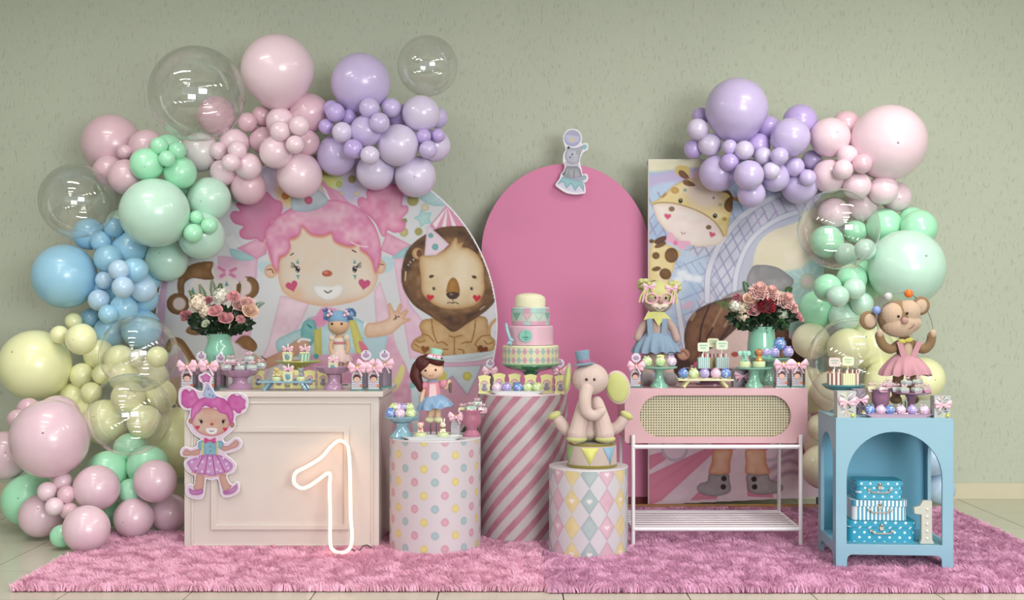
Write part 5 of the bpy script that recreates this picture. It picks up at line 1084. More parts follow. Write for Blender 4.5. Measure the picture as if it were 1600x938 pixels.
# ---------------------------------------------------------------- yellow frame cards
FRC = M('frame_yellow', (222, 218, 150), .5, var=.03); FRI = M('frame_inner', (206, 196, 178), .5); FRP = M('frame_pink', (206, 150, 160), .5); FRG = M('frame_grey', (140, 130, 146), .5)
pr = [(-9, 0), (9, 0), (9.6, 1.5), (8.4, 4), (8.4, 11), (9.6, 14), (8.2, 17), (8.6, 23), (9.8, 25), (9.4, 27.5), (7, 27.8), (4, 28.6), (0, 29.4), (-4, 28.6), (-7, 27.8), (-9.4, 27.5), (-9.8, 25), (-8.6, 23), (-8.2, 17), (-9.6, 14), (-8.4, 11), (-8.4, 4), (-9.6, 1.5)]
fr = {'board': (MB().prism(pr, -1, 1).mesh('board', 30), FRC), 'window': (MB().prism(arch(-6, 6, 5, 15, 12), -1.5, -1).mesh('window', 30), FRI), 'arc': (MB().prism([(6*math.cos(t), 15+6*math.sin(t)) for t in [PI*i/12 for i in range(13)]]+[(4*math.cos(t), 15+4*math.sin(t)) for t in [PI-PI*i/12 for i in range(13)]], -1.9, -1.4).mesh('arc', 30), FRP),
      'figure': (MB().ell((0, -1.7, 13), (3, .5, 3.4), n=12, m=6).ell((0, -1.7, 7.5), (4.6, .5, 3.4), n=12, m=6).mesh('figure', 80), FRG), 'strut': (MB().box((0, 4, 9), (3, .6, 20), rx=-.35).mesh('strut', 0), FRC)}
for k_2, (m_, t_) in fr.items(): m_.materials.append(t_)
def frame(label, px, z, Y, s=1.0):
    t = thing('frame_card', label, 'photo frame', (at(px, 0, Y).x, Y, z), 0, 'small yellow frame cards'); t.scale = (s*Y/F,)*3
    for n_ in fr: link(n_, fr[n_][0], None, t)
for i, (x, Y) in enumerate([(757, 6.76), (780, 6.92), (804, 6.90), (829, 6.83), (854, 6.82), (876, 6.76)]): frame('small yellow frame card, '+['leftmost','second from left','third from left','third from right','second from right','rightmost'][i]+' in the row on the striped column', x, .879, Y)
for i, x in enumerate((404, 436, 462, 484, 505)): frame('small yellow frame card, '+['right of the lilac pedestal bowl','behind the left leg of the blue tray','behind the middle of the blue tray','behind the right leg of the blue tray','left of the lilac cake stand foot'][i], x, ZW, 6.86, .95)
frame('small yellow frame card standing on the mint cake stand', 1032, ZK+.122, 6.70, .62)
# ---------------------------------------------------------------- little popcorn boxes with straws
BXC = M('box_cream', (226, 222, 186), .5); BXM = nodemat('box_mint_stripe', stripes((206, 220, 206), (120, 176, 156), .020), .5); ELB = M('print_elephant', (110, 150, 168), .5); STR = M('straw_white', (236, 230, 226), .4); CHO = M('cake_brown', (110, 72, 44), .8, bump=.5)
def minibox(label, px, z, Y, mat, s=1.0):
    f = Fig('treat_box', label, 'treat box', px, z, Y); k = f.k*s
    b = MB(); v = []
    for h, w_ in ((0, 6.2), (13, 7.8)): v += [(-w_*k, -w_*k*.8, h*k), (w_*k, -w_*k*.8, h*k), (w_*k, w_*k*.8, h*k), (-w_*k, w_*k*.8, h*k)]
    b.add(v, [(3,2,1,0),(4,5,6,7),(0,1,5,4),(1,2,6,5),(2,3,7,6),(3,0,4,7)]).build('box', mat, f.t, smooth=0)
    b = MB()
    for i in range(5): b.ell(((-6+3*i)*k, -6.3*k, 13.2*k), (1.6*k, .8*k, 1.6*k), n=8, m=6)
    b.build('scalloped_rim', BXC, f.t); MB().ell((0, 0, 13.2*k), (6.5*k, 5*k, 2*k)).build('filling', CHO, f.t)
    if mat is BXC: b = MB(); b.ell((0, -5.9*k, 6.5*k), (4*k, .8*k, 4.6*k), n=14, m=8); b.ell((-2.6*k, -5.6*k, 9*k), (2*k, .8*k, 2*k), n=10, m=6); b.build('printed_elephant', ELB, f.t)
    MB().tube([(0, 0, 10*k), (0, 0, 27*k)], 1.0*k, 8).build('straw', STR, f.t)
    b = bow_mesh(17*k, 9*k); b.v = [v_+Vector((0, -1.5*k, 19*k)) for v_ in b.v]; b.build('bow', RIB, f.t)
minibox('cream treat box with straw, left on the olive cake stand', 450, ZW+.152, 7.03, BXC); minibox('mint striped treat box with straw, right on the olive cake stand', 477, ZW+.152, 7.03, BXM)
minibox('cream treat box with straw in the middle of the blue footed tray', 451, ZW+.054, 6.64, BXC); minibox('cream treat box with straw on the lilac cake stand', 521, ZW+.108, 6.66, BXC, .95)
# ---------------------------------------------------------------- cupcakes and figurine cakes
CUPB = M('fondant_green', (206, 214, 168), .6); 
def cup(label, px, z, Y, kind, s=1.0):
    f = Fig('cupcake', label, 'cupcake', px, z, Y); f.k *= s; y = f.py
    f.lathe('base', CUPB, px, y, [(0,0),(8.4,0),(9.2,2),(9.4,6.5),(8.6,8.5),(0,8.5)])
    B = {'bear': (206, 176, 120), 'elephant': (150, 204, 186), 'lion': (190, 128, 84), 'clown': (232, 206, 190), 'bunny': (236, 228, 206), 'grey': (150, 156, 160)}[kind]; m_ = M('sugar_'+kind, B, .5)
    f.ell('figure_body', m_, [(px, y-13, 0, 4.6, 4, 5), (px-3.5, y-10, 3, 2, 2.4, 1.8), (px+3.5, y-10, 3, 2, 2.4, 1.8)]); f.ell('figure_head', m_, [(px, y-21, 1, 4.8, 4.2, 4.4)])
    if kind in ('bear', 'lion', 'grey'): f.ell('ear', m_, [(px-4, y-24.5, 1, 1.7, 1, 1.7)]); f.ell('ear', m_, [(px+4, y-24.5, 1, 1.7, 1, 1.7)])
    if kind == 'elephant':
        for s_ in (-1, 1): f.ell('ear', m_, [(px+s_*6.5, y-21, 1, 3.8, 1, 4.2)])
        f.tube('trunk', m_, [(px, y-20, 5), (px, y-16, 7), (px+1, y-14, 7.5)], [1.4, 1.1, .8])
    if kind == 'lion': f.ell('mane', M('sugar_mane', (134, 82, 50), .6), [(px, y-21, -1.5, 6.4, 3, 6)]); f.ell('ball', M('sugar_yellow', (226, 206, 120), .5), [(px, y-11, 6, 2.8, 2.8, 2.8)])
    if kind == 'bunny':
        for s_ in (-1, 1): f.ell('ear', m_, [(px+s_*2.2, y-28, 1, 1.3, 1, 4.4, s_*.15)])
        f.ell('scarf', M('sugar_brown', (120, 84, 60), .6), [(px, y-16.5, 1, 4.9, 4.2, 1.4)])
    if kind == 'clown': f.ell('hair', M('sugar_pink', (222, 140, 150), .6), [(px-3.6, y-23, 0, 2.8, 2.4, 2.8), (px+3.6, y-23, 0, 2.8, 2.4, 2.8)]); f.ell('bow_tie', M('sugar_red', (190, 90, 90), .6), [(px, y-15, 4, 3, 1.2, 1.6)])
    if kind == 'bear': f.ell('frosting', CHO, [(px, y-9, 0, 8, 7.5, 2.6)]); f.ell('sprinkle', M('sugar_cream', (236, 226, 190), .6), [(px-6, y-11, 4, 1.8, 1.8, 1.8), (px+6, y-11, 4, 1.8, 1.8, 1.8), (px-2.5, y-11, 7, 1.8, 1.8, 1.8), (px+2.5, y-11, 7, 1.8, 1.8, 1.8)])
    for s_ in (-1, 1): f.ell('eye', BLK, [(px+s_*1.7, y-21.5, 5, .6, .5, .6)], n=8, m=6)
cup('cupcake with brown frosting and bear figure, left on the blue tray', 432, ZW+.054, 6.64, 'bear', .8); cup('cupcake with grey animal figure, right on the blue tray', 470, ZW+.054, 6.64, 'grey', .8)
cup('pale green cake with clown figure, left on the white dish', 657, .648+.009, 6.42, 'clown', .95); cup('pale green cake with bunny figure, right on the white dish', 692, .648+.009, 6.42, 'bunny', .95)
cup('cupcake with mint elephant figure on the right mint stand', 1163, ZK+.120, 6.66, 'elephant'); cup('cupcake with brown lion figure on the right mint stand', 1186, ZK+.120, 6.64, 'lion', 1.05)
# ---------------------------------------------------------------- striped stick boxes with little signs
SGN = M('sign_card', (216, 224, 200), .5); SGT = M('sign_print', (120, 176, 156), .5); STK = M('stick_red', (150, 62, 60), .5)
def stickbox(label, px, z, Y, w_, h, mat, sign=None, sgcol=None):
    f = Fig('stick_box', label, 'treat box', px, z, Y); k = f.k
    MB().box((0, 0, h/2*k), (w_*k, w_*.7*k, h*k)).build('box', mat, f.t, smooth=0, bev=.001)
    for i in range(4):
        x = (-w_*.33+w_*.22*i)*k; MB().tube([(x, 0, (h-1)*k), (x+(.8*k if i % 2 else -.8*k), 0, (h+6)*k)], [1*k, 1.3*k], 8).build('cake_stick', STR if i % 2 else STK, f.t)
    if sign:
        g = sgcol or SGN; zs = (h+sign)*k; pr_ = rrect(-9*k, zs, 9*k, zs+14*k, 3*k, 3); MB().prism(pr_, -1*k, 0).build('sign', g, f.t, smooth=30)
        b = MB()
        for r_, ww in ((9.5, 6), (5.5, 4.5)):
            for q in range(int(ww)): b.box(((q-(ww-1)/2)*2.0*k, -1.2*k, zs+(r_+.4*(q % 2))*k), (1.3*k, .3*k, 1.8*k))
        b.build('sign_lettering', SGT, f.t, smooth=0); MB().tube([(0, .3*k, (h-2)*k), (0, .3*k, zs+3*k)], .7*k, 6).build('sign_stick', STR, f.t)
SM1 = nodemat('stripe_mint', stripes((206, 218, 214), (130, 178, 172), .0115), .5); SM2 = nodemat('stripe_tan', stripes((196, 178, 130), (150, 130, 86), .011), .5); SM3 = nodemat('stripe_brown', stripes((222, 202, 190), (118, 66, 56), .024), .5); SM4 = nodemat('stripe_cream', stripes((226, 224, 178), (196, 192, 140), .013), .5)
zp_ = ZK+.098
stickbox('mint striped stick box with sign, left on the plum stand', 1099, zp_, 6.96, 18, 17, SM1, 9); stickbox('mint striped stick box with sign, right on the plum stand', 1128, zp_, 6.96, 19, 17, SM1, 12); stickbox('tan striped stick box with the highest sign, at the back of the plum stand', 1114, zp_, 7.02, 12, 16, SM2, 16, M('sign_cream', (214, 208, 170), .5))
zp_ = ZB+.008+.150
stickbox('brown and white striped stick box with pinkish sign on the teal stand', 1304, zp_, 6.34, 20, 19, SM3, 10, M('sign_pink', (214, 190, 184), .5)); stickbox('cream striped stick box with pale sign on the teal stand', 1325, zp_, 6.36, 20, 18, SM4, 12, M('sign_pale', (222, 222, 180), .5)); stickbox('narrow brown striped stick box at the right of the teal stand', 1339, zp_, 6.37, 9, 18, SM3)
# ---------------------------------------------------------------- four tier cake
f = Fig('tiered_cake', 'four tier pastel circus cake with lozenges, bunting and a cream dome', 'cake', 829, .879+42*6.98/F, 6.98); y0 = f.py
def tier(y_b, h, r, paint, bgc, name):
    U = 2*PI*r; a = Art(0, 0, U, h, .8, bgc); paint(a, U/2); k = f.k
    t = link(name, a.mesh(name, lambda X, Y_: (r*k*np.sin((X-U/2)/r), -r*k*np.cos((X-U/2)/r), (y0-y_b+h-Y_)*k)), vcol('print_icing', rough=.4, bump=0), f.t)
    f.lathe('icing', M('icing_'+name, bgc, .45), 829, y_b, [(0, 0), (r-.6, 0), (r-.4, 1), (r-.4, h-2), (r-.3, h), (r-1.5, h+1.8), (0, h+2)], n=48, parent=t); return t
def c1(a, c):
    for q in range(-14, 14):
        for j in range(3):
            x = c+q*9.6+(4.8 if j % 2 else 0); yy = 7+j*6.6; col = [(160,190,186), (206,160,172)][(q+j) % 2] if j != 1 else (222,216,176); a.poly([(x, yy-6), (x+4.4, yy), (x, yy+6), (x-4.4, yy)], col)
def c3(a, c):
    a.poly([(0,0),(400,0),(400,7),(0,7)], (170,204,198)); a.poly([(0,20),(400,20),(400,30),(0,30)], (212,160,178))
    for q in range(-12, 12):
        x = c+q*19-6; a.poly([(x-9,7),(x+9,7),(x,20)], [(222,180,186), (186,216,196), (120,180,160)][q % 3], edge=(150,140,150), ew=.8); a.ell(x, 3, 6, 4, 0, [(212,160,178),(170,204,198)][q % 2]); a.ell(x,24,6,4,0,[(170,204,198),(212,160,178)][q % 2])
tier(y0, 28, 44, c1, (222, 218, 184), 'lozenge_tier'); f.lathe('icing_border', M('icing_green', (160, 190, 150), .5), 829, y0, [(44, 0), (45, 1.5), (44, 3)], n=48)
tier(y0-30.5, 28, 35.5, lambda a, c: None, (224, 182, 198), 'pink_tier'); tier(y0-61.5, 26, 30, c3, (196, 206, 196), 'bunting_tier')
k = f.k
f.lathe('plaque', M('plaque_teal', (120, 182, 166), .4), 821, y0-47, [(0, 0), (9.5, 0), (9.5, 1), (0, 1)], d=36, n=24).rotation_euler = (0, 0, 0)
pl = f.t.children[-1] if f.t.children else None
bpy.data.objects.remove([o for o in kids(f.t) if o.name.startswith('plaque')][0])
b = MB().prism([(9.6*k*math.cos(t), 9.6*k*math.sin(t)) for t in [2*PI*i/28 for i in range(28)]], 0, 1.6*k); b.v = [v+f.p(821, y0-45, 36.3) for v in b.v]; b.build('plaque', M('plaque_teal'), f.t, smooth=30)
b = MB()
for (x, y, w_) in ((821, y0-51, 3), (821, y0-47, 1.5), (819, y0-43, 8), (823, y0-43, 6), (821, y0-39.5, 5)): b.box(f.p(x, y, 36.7), (w_*k, .4*k, 1.1*k))
b.build('plaque_lettering', M('letter_teal', (60, 130, 120), .5), f.t, smooth=0)
f.lathe('cream_dome', M('rice_cream', (226, 220, 190), .8, var=.15, vs=160, bump=1.0, bs=160), 828, y0-89.5, [(0, 0), (23.5, 0), (24, 4), (24, 12), (22, 17), (16, 20), (8, 21.5), (0, 22)], n=40, tilt=.03)
f.tube('bow_tail', M('icing_blue', (150, 184, 198), .5), [(791, y0-63, 24), (793, y0-52, 30), (797, y0-40, 31), (798, y0-32, 31)], [2, 2.4, 2.6, 2]); f.ell('bow_loop', M('icing_blue'), [(799, y0-39, 32, 4, 2, 2.6, .5), (795, y0-34, 32, 3.4, 2, 2.2, -.5)])
# ================================================================ vases and bouquets
def petal_flower(kind, seed):
    rs = random.Random(seed); b = MB()
    def cup(r, h, n, open_, z0, ph):
        for i in range(n):
            a0 = ph+2*PI*i/n+rs.uniform(-.15, .15); vs, fs = [], []; U, V = 5, 4
            for v in range(V+1):
                t = v/V; rr = r*(.25+.75*math.sin(min(1, t*1.1)*PI/2)); rr += open_*t*t*r*.5; z = z0+h*t*(1-.12*t)-open_*t**3*h*.3
                for u in range(U+1):
                    q = (u/U-.5)*2; an = a0+q*(PI/n*1.25)*(1-.18*t*t); k = rr*(1+.05*abs(q)*t)+rs.uniform(-.03, .03)*r
                    vs.append((k*math.cos(an), k*math.sin(an), z-.12*h*q*q*t+rs.uniform(-.03, .03)))
            for v in range(V):
                for u in range(U): k = v*(U+1)+u; fs.append((k, k+1, k+U+2, k+U+1))
            b.add(vs, fs)
    if kind == 'rose':
        b.ell((0, 0, .3), (.2, .2, .5), n=10, m=7)
        cup(.30, 1.05, 3, -.2, 0, 0); cup(.46, 1.05, 3, -.1, 0, 1); cup(.62, 1.0, 4, .0, -.05, .5); cup(.80, .92, 5, .15, -.1, .2); cup(.98, .8, 5, .35, -.15, .8)
    elif kind == 'carnation':
        for l in range(6):
            r = .35+.13*l; z = .75-.17*l
            b.lathe([(.05, z-.35), (r*.5, z-.15), (r*.85, z+.08), (r, z+.12+.1*(l < 2))], 40, rf=lambda a, i, l=l: 1+(.10*math.sin(9*a+l*1.7)+.06*math.sin(17*a+l))*(i > 1), zf=lambda a, i, l=l: (.09*math.sin(13*a+l*2)+.06*math.sin(7*a))*(i > 1))
        b.f = [q for q in b.f if len(q) <= 4]
    elif kind == 'cluster':
        for i in range(26):
            t = math.acos(1-1.5*(i+.5)/26); a = i*2.4; c = Vector((math.sin(t)*math.cos(a), math.sin(t)*math.sin(a), math.cos(t)))*.82
            for k in range(4):
                an = k*PI/2+i; u = c.orthogonal().normalized(); w_ = c.cross(u).normalized(); d = (u*math.cos(an)+w_*math.sin(an))
                e = (u*math.cos(an+.7)+w_*math.sin(an+.7)); g = (u*math.cos(an-.7)+w_*math.sin(an-.7))
                n_ = c.normalized(); b.add([c, c+e*.18+n_*.05, c+d*.32+n_*.02, c+g*.18+n_*.05], [(0, 1, 2, 3)])
        b.ell((0, 0, 0), (.72, .72, .72), n=10, m=8)
    me = b.mesh(kind, 80); return me
FLM = {k: [petal_flower(k, i) for i in range(2)] for k in ('rose', 'carnation', 'cluster')}
fcol = {'rose': (230, 168, 172), 'blush': (232, 190, 184), 'peach': (234, 200, 178), 'white': (226, 222, 208), 'cream': (232, 214, 192), 'red': (140, 16, 36), 'deep': (190, 118, 128), 'palegreen': (206, 214, 188)}
STM = M('stem_green', (52, 84, 44), .6); fmc = {}
def flower(label, px, py, r, Y, kind, c, base, name):
    key = (kind, c, px % 2)
    if key not in fmc: me = FLM[kind][px % 2].copy(); me.materials.clear(); me.materials.append(M('petal_'+c, fcol[c], .6, spec=.3, var=.12, vs=3, sheen=.2)); fmc[key] = me
    p = at(px, py, Y); t = thing(name, label, 'flower', p, 0, 'flowers in the two mint vases')
    d = (p-base).normalized()+Vector((0, -.9, .15)); h = link('petals', fmc[key], None, t); h.rotation_mode = 'QUATERNION'; h.rotation_quaternion = d.to_track_quat('Z', 'Y'); k = r*1.22*Y/F; h.scale = (k, k, k)
    v = base-p; MB().tube([(0, 0, 0), v*.5+Vector((0, .01, .02)), v], .0022, 6).build('stem', STM, t)
LFD = M('leaf_dark', (30, 52, 30), .5, var=.4, vs=20); LFM = M('leaf_mid', (66, 104, 54), .55, var=.3, vs=20)
def bouquet(which, px, z, Y, prof, flowers, leaves, ferns, seed):
    f = Fig('vase', f'mint ceramic vase with flowers on the {which}', 'vase', px, z, Y); f.lathe('body', MCc, px, f.py, prof, n=44)
    base = on(px, Y, z)+Vector((0, 0, prof[-4][1]*f.k*.75)); rim = on(px, Y, z)+Vector((0, 0, prof[-4][1]*f.k)); k = f.k
    for lab, x, y, r, kd, c, nm in flowers: flower(lab, x, y, r, Y-.055-random.uniform(0, .04) if kd != 'cluster' else Y-.05, kd, c, base, nm)
    rs = random.Random(seed); b = MB(); cx, cy, rx, ry, n = leaves
    for i in range(n):
        a_ = rs.uniform(0, 2*PI); q = math.sqrt(rs.random()); p = at(cx+rx*q*math.cos(a_), cy+ry*q*math.sin(a_), Y+rs.uniform(-.09, .09))
        d = (p-rim); d.y *= 1.0; d = d.normalized()+Vector((rs.uniform(-.5, .5), rs.uniform(-.6, .3), rs.uniform(-.5, .5))); d.normalize(); u = d.cross(Vector((rs.uniform(-.4, .4), -1, rs.uniform(-.4, .4)))).normalized(); L_ = rs.uniform(7, 13)*k; w_ = L_*rs.uniform(.22, .34); n_ = d.cross(u)
        b.add([p-d*L_*.5, p-d*L_*.1+u*w_, p+d*L_*.25+u*w_*.8, p+d*L_*.55, p+d*L_*.25-u*w_*.8, p-d*L_*.1-u*w_, p+d*L_*.1+n_*w_*.3], [(0, 1, 6), (1, 2, 6), (2, 3, 6), (3, 4, 6), (4, 5, 6), (5, 0, 6)])
    o = b.build('foliage', LFD, smooth=0); tag(o, f'dark green foliage filling the vase on the {which}', 'foliage', kind='stuff')
    for lab, x0_, y0_, x1_, y1_ in ferns:
        A, B = at(x0_, y0_, Y-.03), at(x1_, y1_, Y-.06); b = MB(); bend = Vector((0, 0, -.012)); pts = [A.lerp(B, t)+bend*math.sin(t*PI)*-1 for t in [i/12 for i in range(13)]]
        b.tube(pts, .0011, 5); D = (B-A).normalized(); N_ = D.cross(Vector((0, 1, 0))).normalized()
        for i, p in enumerate(pts[2:]):
            L_ = (1-abs(i/11-.25)*1.0)*7*k
            for s in (-1, 1): b.add([p, p+(N_*s*.55+D*.5)*L_+Vector((0, -.002, 0))-N_*s*.004, p+(N_*s+D*.7)*L_, p+(N_*s*.6+D*.15)*L_], [(0, 1, 2, 3)])
        o = b.build('fern_frond', LFM, smooth=0); tag(o, lab, 'fern', 'fern fronds in the vases')
bouquet('white table', 343, ZW, 7.0, [(0,0),(11,0),(12,2),(10,9),(13,22),(19,35),(23,47),(23,54),(20.5,63),(18,70),(18.5,76),(22,82),(20.5,81.5),(17,72),(0,60)], [
  ('big white hydrangea cluster, left part of the left bouquet',310,474,14,'cluster','cream','hydrangea'),('cream bloom under the white hydrangea at far left of the left bouquet',322,487,11,'cluster','cream','hydrangea'),('white stock bloom at the top centre of the left bouquet',346,463,12,'cluster','white','stock_flower'),
  ('pink rose at the centre of the left bouquet',337,488,8.5,'rose','rose','rose'),('round pink rose low in the left bouquet, above the vase',353,499,8.5,'rose','rose','rose'),('deep pink carnation at top of the left bouquet',365,464,9,'carnation','rose','carnation'),
  ('pink carnation at the far left edge of the left bouquet',291,494,8.5,'carnation','deep','carnation'),('blush rose right of centre in the left bouquet',374,480,8,'rose','blush','rose'),('pale peach rose at the right of the left bouquet',390,488,9.5,'rose','peach','rose'),('upper blush rose at the right of the left bouquet',386,476,8.5,'rose','blush','rose'),
  ('small dusky carnation between the white blooms of the left bouquet',326,470,6,'carnation','deep','carnation'),('small pink carnation low right in the left bouquet',376,499,6.5,'carnation','rose','carnation'),('small pale bud low left in the left bouquet',322,507,5,'rose','palegreen','rose')],
  (345,502,52,23,420), [('fern frond pointing up left in the left bouquet',322,480,312,446),('tallest fern frond of the left bouquet',335,475,331,438),('second upright fern of the left bouquet',342,470,345,444),('fern frond reaching right beyond the left bouquet',385,492,412,474),('fern frond at the left edge of the left bouquet',312,482,296,455),('fern frond low right in the left bouquet',368,500,392,516)], 3)
bouquet('pink console', 1190, ZK, 6.98, [(0,0),(13,0),(14,2),(11,8),(11,14),(15,28),(20,42),(22,54),(21.5,66),(20,78),(20,84),(22,90),(20.5,89.5),(18,80),(0,66)], [
  ('large blush carnation at the top of the right bouquet',1187,456,14,'carnation','blush','carnation'),('blush carnation right of the topmost one in the right bouquet',1204,459,12,'carnation','blush','carnation'),('cream carnation between the red one and the right edge',1214,467,11,'carnation','cream','carnation'),('large blush carnation at the right of the right bouquet',1227,471,13,'carnation','blush','carnation'),
  ('dark red carnation, the only red bloom in the right bouquet',1198,478,12.5,'carnation','red','carnation'),('round pink rose left of the red carnation',1178,487,9,'rose','rose','rose'),('white bloom at the upper left of the right bouquet',1149,478,9.5,'cluster','white','hydrangea'),('cream bloom between the white one and the pink rose',1162,481,9.5,'cluster','cream','hydrangea'),('cream bloom low left in the right bouquet',1161,495,9.5,'cluster','cream','hydrangea'),
  ('pale green white bloom at right under the blush carnation',1222,490,8.5,'cluster','palegreen','hydrangea'),('small pink carnation on the right edge of the right bouquet',1239,482,7.5,'carnation','blush','carnation'),('smaller pink bud beyond the right edge carnation',1245,493,5.5,'rose','rose','rose'),('outermost tiny pink bud at far right of the right bouquet',1250,499,4,'rose','rose','rose'),
  ('dusky carnation behind the white bloom at upper left of the right bouquet',1152,466,7,'carnation','deep','carnation'),('peach rose above the pink rose in the right bouquet',1172,468,8,'rose','peach','rose')],
  (1190,498,54,20,420), [('tall thin frond at the top of the right bouquet',1170,465,1162,441),('fern frond at the top right of the right bouquet',1226,466,1236,450),('curling frond at the far left of the right bouquet',1150,490,1120,472),('leafy frond low left in the right bouquet',1166,500,1150,512),('leafy frond low right in the right bouquet',1212,498,1232,515)], 8)
# ================================================================ stuffed elephant on its drum
EK = fabric('elephant_cloth', (202, 180, 172)); LIME = fabric('lime_felt', (190, 192, 126)); OLV = fabric('olive_trim', (128, 116, 52)); HATB = fabric('hat_blue', (122, 148, 166))
f = Fig('drum', 'circus drum pedestal with coloured pennants under the stuffed elephant', 'drum', 925, .50, 6.42); y0 = f.py
f.lathe('body', fabric('drum_cloth', (186, 168, 160)), 925, y0, [(0,0),(38,0),(38.5,2),(38,32),(36.5,36),(0,36)], n=48)
f.lathe('trim', OLV, 925, y0, [(38,0),(39.5,1),(39.5,4),(38,5)], n=48); f.lathe('trim', OLV, 925, y0, [(36,32.5),(37.5,34),(37,37),(0,38)], n=48)
for a0, c in ((-73, (128,160,100)), (-9, (206,204,120)), (42, (134,166,190))):
    b = MB(); vs = []
    for t, hh in ((0, 32), (1, 32), (.5, 5)):
        an = math.radians(a0-20+40*t); vs.append(an)
    n_ = 8; V = []
    for i in range(n_+1):
        an = math.radians(a0-20+40*i/n_); lo = 5+27*abs(i/n_-.5)*2; R_d = 38.9*f.k
        V += [(R_d*math.sin(an), -R_d*math.cos(an), 32*f.k), (R_d*math.sin(an), -R_d*math.cos(an), lo*f.k)]
    b.add(V, [(2*i, 2*i+1, 2*i+3, 2*i+2) for i in range(n_)]); o = b.build('pennant', fabric('pennant%d' % a0, c), f.t); sd = o.modifiers.new('t', 'SOLIDIFY'); sd.thickness = .0025
f = Fig('stuffed_elephant', 'stuffed pinkish elephant with lime ears and blue top hat, sitting on a drum', 'soft toy', 925, .50+38*6.42/F, 6.42)
b = MB(); k = f.k
b.ell(f.p(921, 655, -4), (22*k, 19*k, 32*k)); b.ell(f.p(920, 676, -4), (24*k, 20*k, 14*k))
f.limb(b, [(912,628,8),(906,655,16),(900,678,20)], [10,13,15]); f.limb(b, [(932,628,8),(939,655,16),(944,678,20)], [10,13,15])
f.limb(b, [(903,676,-2),(886,672,2),(872,656,4)], [11,10,9.5]); f.limb(b, [(945,676,-4),(964,668,0),(974,656,2)], [10,9.5,9])
b.ell(f.p(922, 592, 6), (28.5*k, 25*k, 25*k)); b.ell(f.p(917, 606, 14), (15*k, 14*k, 10*k)); f.limb(b, [(915,606,24),(912,622,30),(914,640,31),(926,647,31),(938,640,31)], [10.5,10,9.5,8.5,7])
b.build('body', EK, f.t, smooth=80, remesh=.0045)
f.ell('hoof', LIME, [(900,684,20,16,14,6.5)]); f.ell('hoof', LIME, [(944,684,20,16,14,6.5)]); f.ell('hoof', LIME, [(866,649,5,11,10,6,-.45)]); f.ell('hoof', LIME, [(979,649,3,11,10,6,.5)])
f.ell('ear', EK, [(966,606,-6,20,4,27,-.22)]); f.ell('ear_lining', LIME, [(965,606,-3.5,17,3.5,23.5,-.22)]); f.ell('ear', EK, [(887,592,-2,6.5,12,25,.12)]); f.ell('ear_lining', LIME, [(886.5,592,4,5,10,20,.12)])
for x in (914.5, 926.5): f.ell('eye', BLK, [(x, 591.5, 30.4, 2, 1.6, 2.2)])
f.lathe('hat', HATB, 911.5, 570, [(0,0),(16,0),(16.5,1.5),(10.5,3),(10,10),(11.5,21),(11,22.5),(0,22.5)], d=10, tilt=-.14); f.lathe('hat_band', fabric('band_plum', (160,110,140)), 911.8, 567.5, [(10.6,0),(11,1.5),(10.9,5),(10.4,6)], d=10, tilt=-.14)
f.tube('mouth_fold', fabric('fold_brown', (150,126,118)), [(907,612,26.5),(914,610,31),(922,612,27.5)], [.8,.8,.8])
# ================================================================ stuffed monkey
MKB = fabric('monkey_brown', (134, 108, 78)); MKF = fabric('monkey_face', (188, 162, 140)); PKD = fabric('pink_glitter', (190, 140, 150))
f = Fig('stuffed_monkey', 'stuffed brown monkey in pink ruffled overalls juggling three balls', 'soft toy', 1412, ZB+.008, 6.36); k = f.k
b = MB(); b.ell(f.p(1404,498,0), (33*k,25*k,29*k)); b.ell(f.p(1415,546,0), (14.5*k,12*k,22*k)); b.ell(f.p(1414,566,0), (17*k,14*k,14*k))
f.limb(b, [(1404,538,0),(1390,546,4),(1377,538,6),(1371,524,8)], [7,7.5,7.5,7]); f.limb(b, [(1427,538,0),(1441,546,4),(1451,537,6),(1453,524,8)], [7,7.5,7.5,7])
f.limb(b, [(1406,575,0),(1402,595,2),(1399,615,4)], [9,8,7.5]); f.limb(b, [(1422,575,0),(1424,595,2),(1424,615,4)], [9,8,7.5]); b.ell(f.p(1397,624,8), (9*k,12*k,7*k)); b.ell(f.p(1424,624,8), (9*k,12*k,7*k)); b.ell(f.p(1413,525,0), (7*k,6*k,7*k))
b.build('body', MKB, f.t, smooth=80, remesh=.0045)
f.ell('face', MKF, [(1393,493,6,19,20.5,20),(1416,488,6,19,20.5,19.5,.2),(1403,510,6,27,21.5,17.5),(1411,505,6,26,20.5,17)], remesh=.003)
for x, y, r_ in ((1357,501,-.3),(1439,478,.35)): f.ell('ear', MKB, [(x,y,0,14,5,15,r_)]); f.ell('ear_lining', MKF, [(x+(1.5 if x<1400 else -1),y+.5,3,9.5,3.5,11,r_)])
for x, y in ((1395,494.5),(1408.5,490)): f.ell('eye', BLK, [(x,y,26.5,2,1.6,2.2)])
f.ell('nose', fabric('nose_mauve', (176,136,128)), [(1404,501,29,5.6,4.5,5.2)]); f.tube('mouth', fabric('thread_brown', (130,90,80)), [(1411,513,27.2),(1416,511.5,26.5),(1420,506,25)], [.6,.6,.6])
f.ell('belly', MKF, [(1415,548,7,8.5,7.5,15)])
for x, y in ((1371,521),(1453.5,521)): f.ell('palm', MKF, [(x,y,12,5,4.5,6.5)])
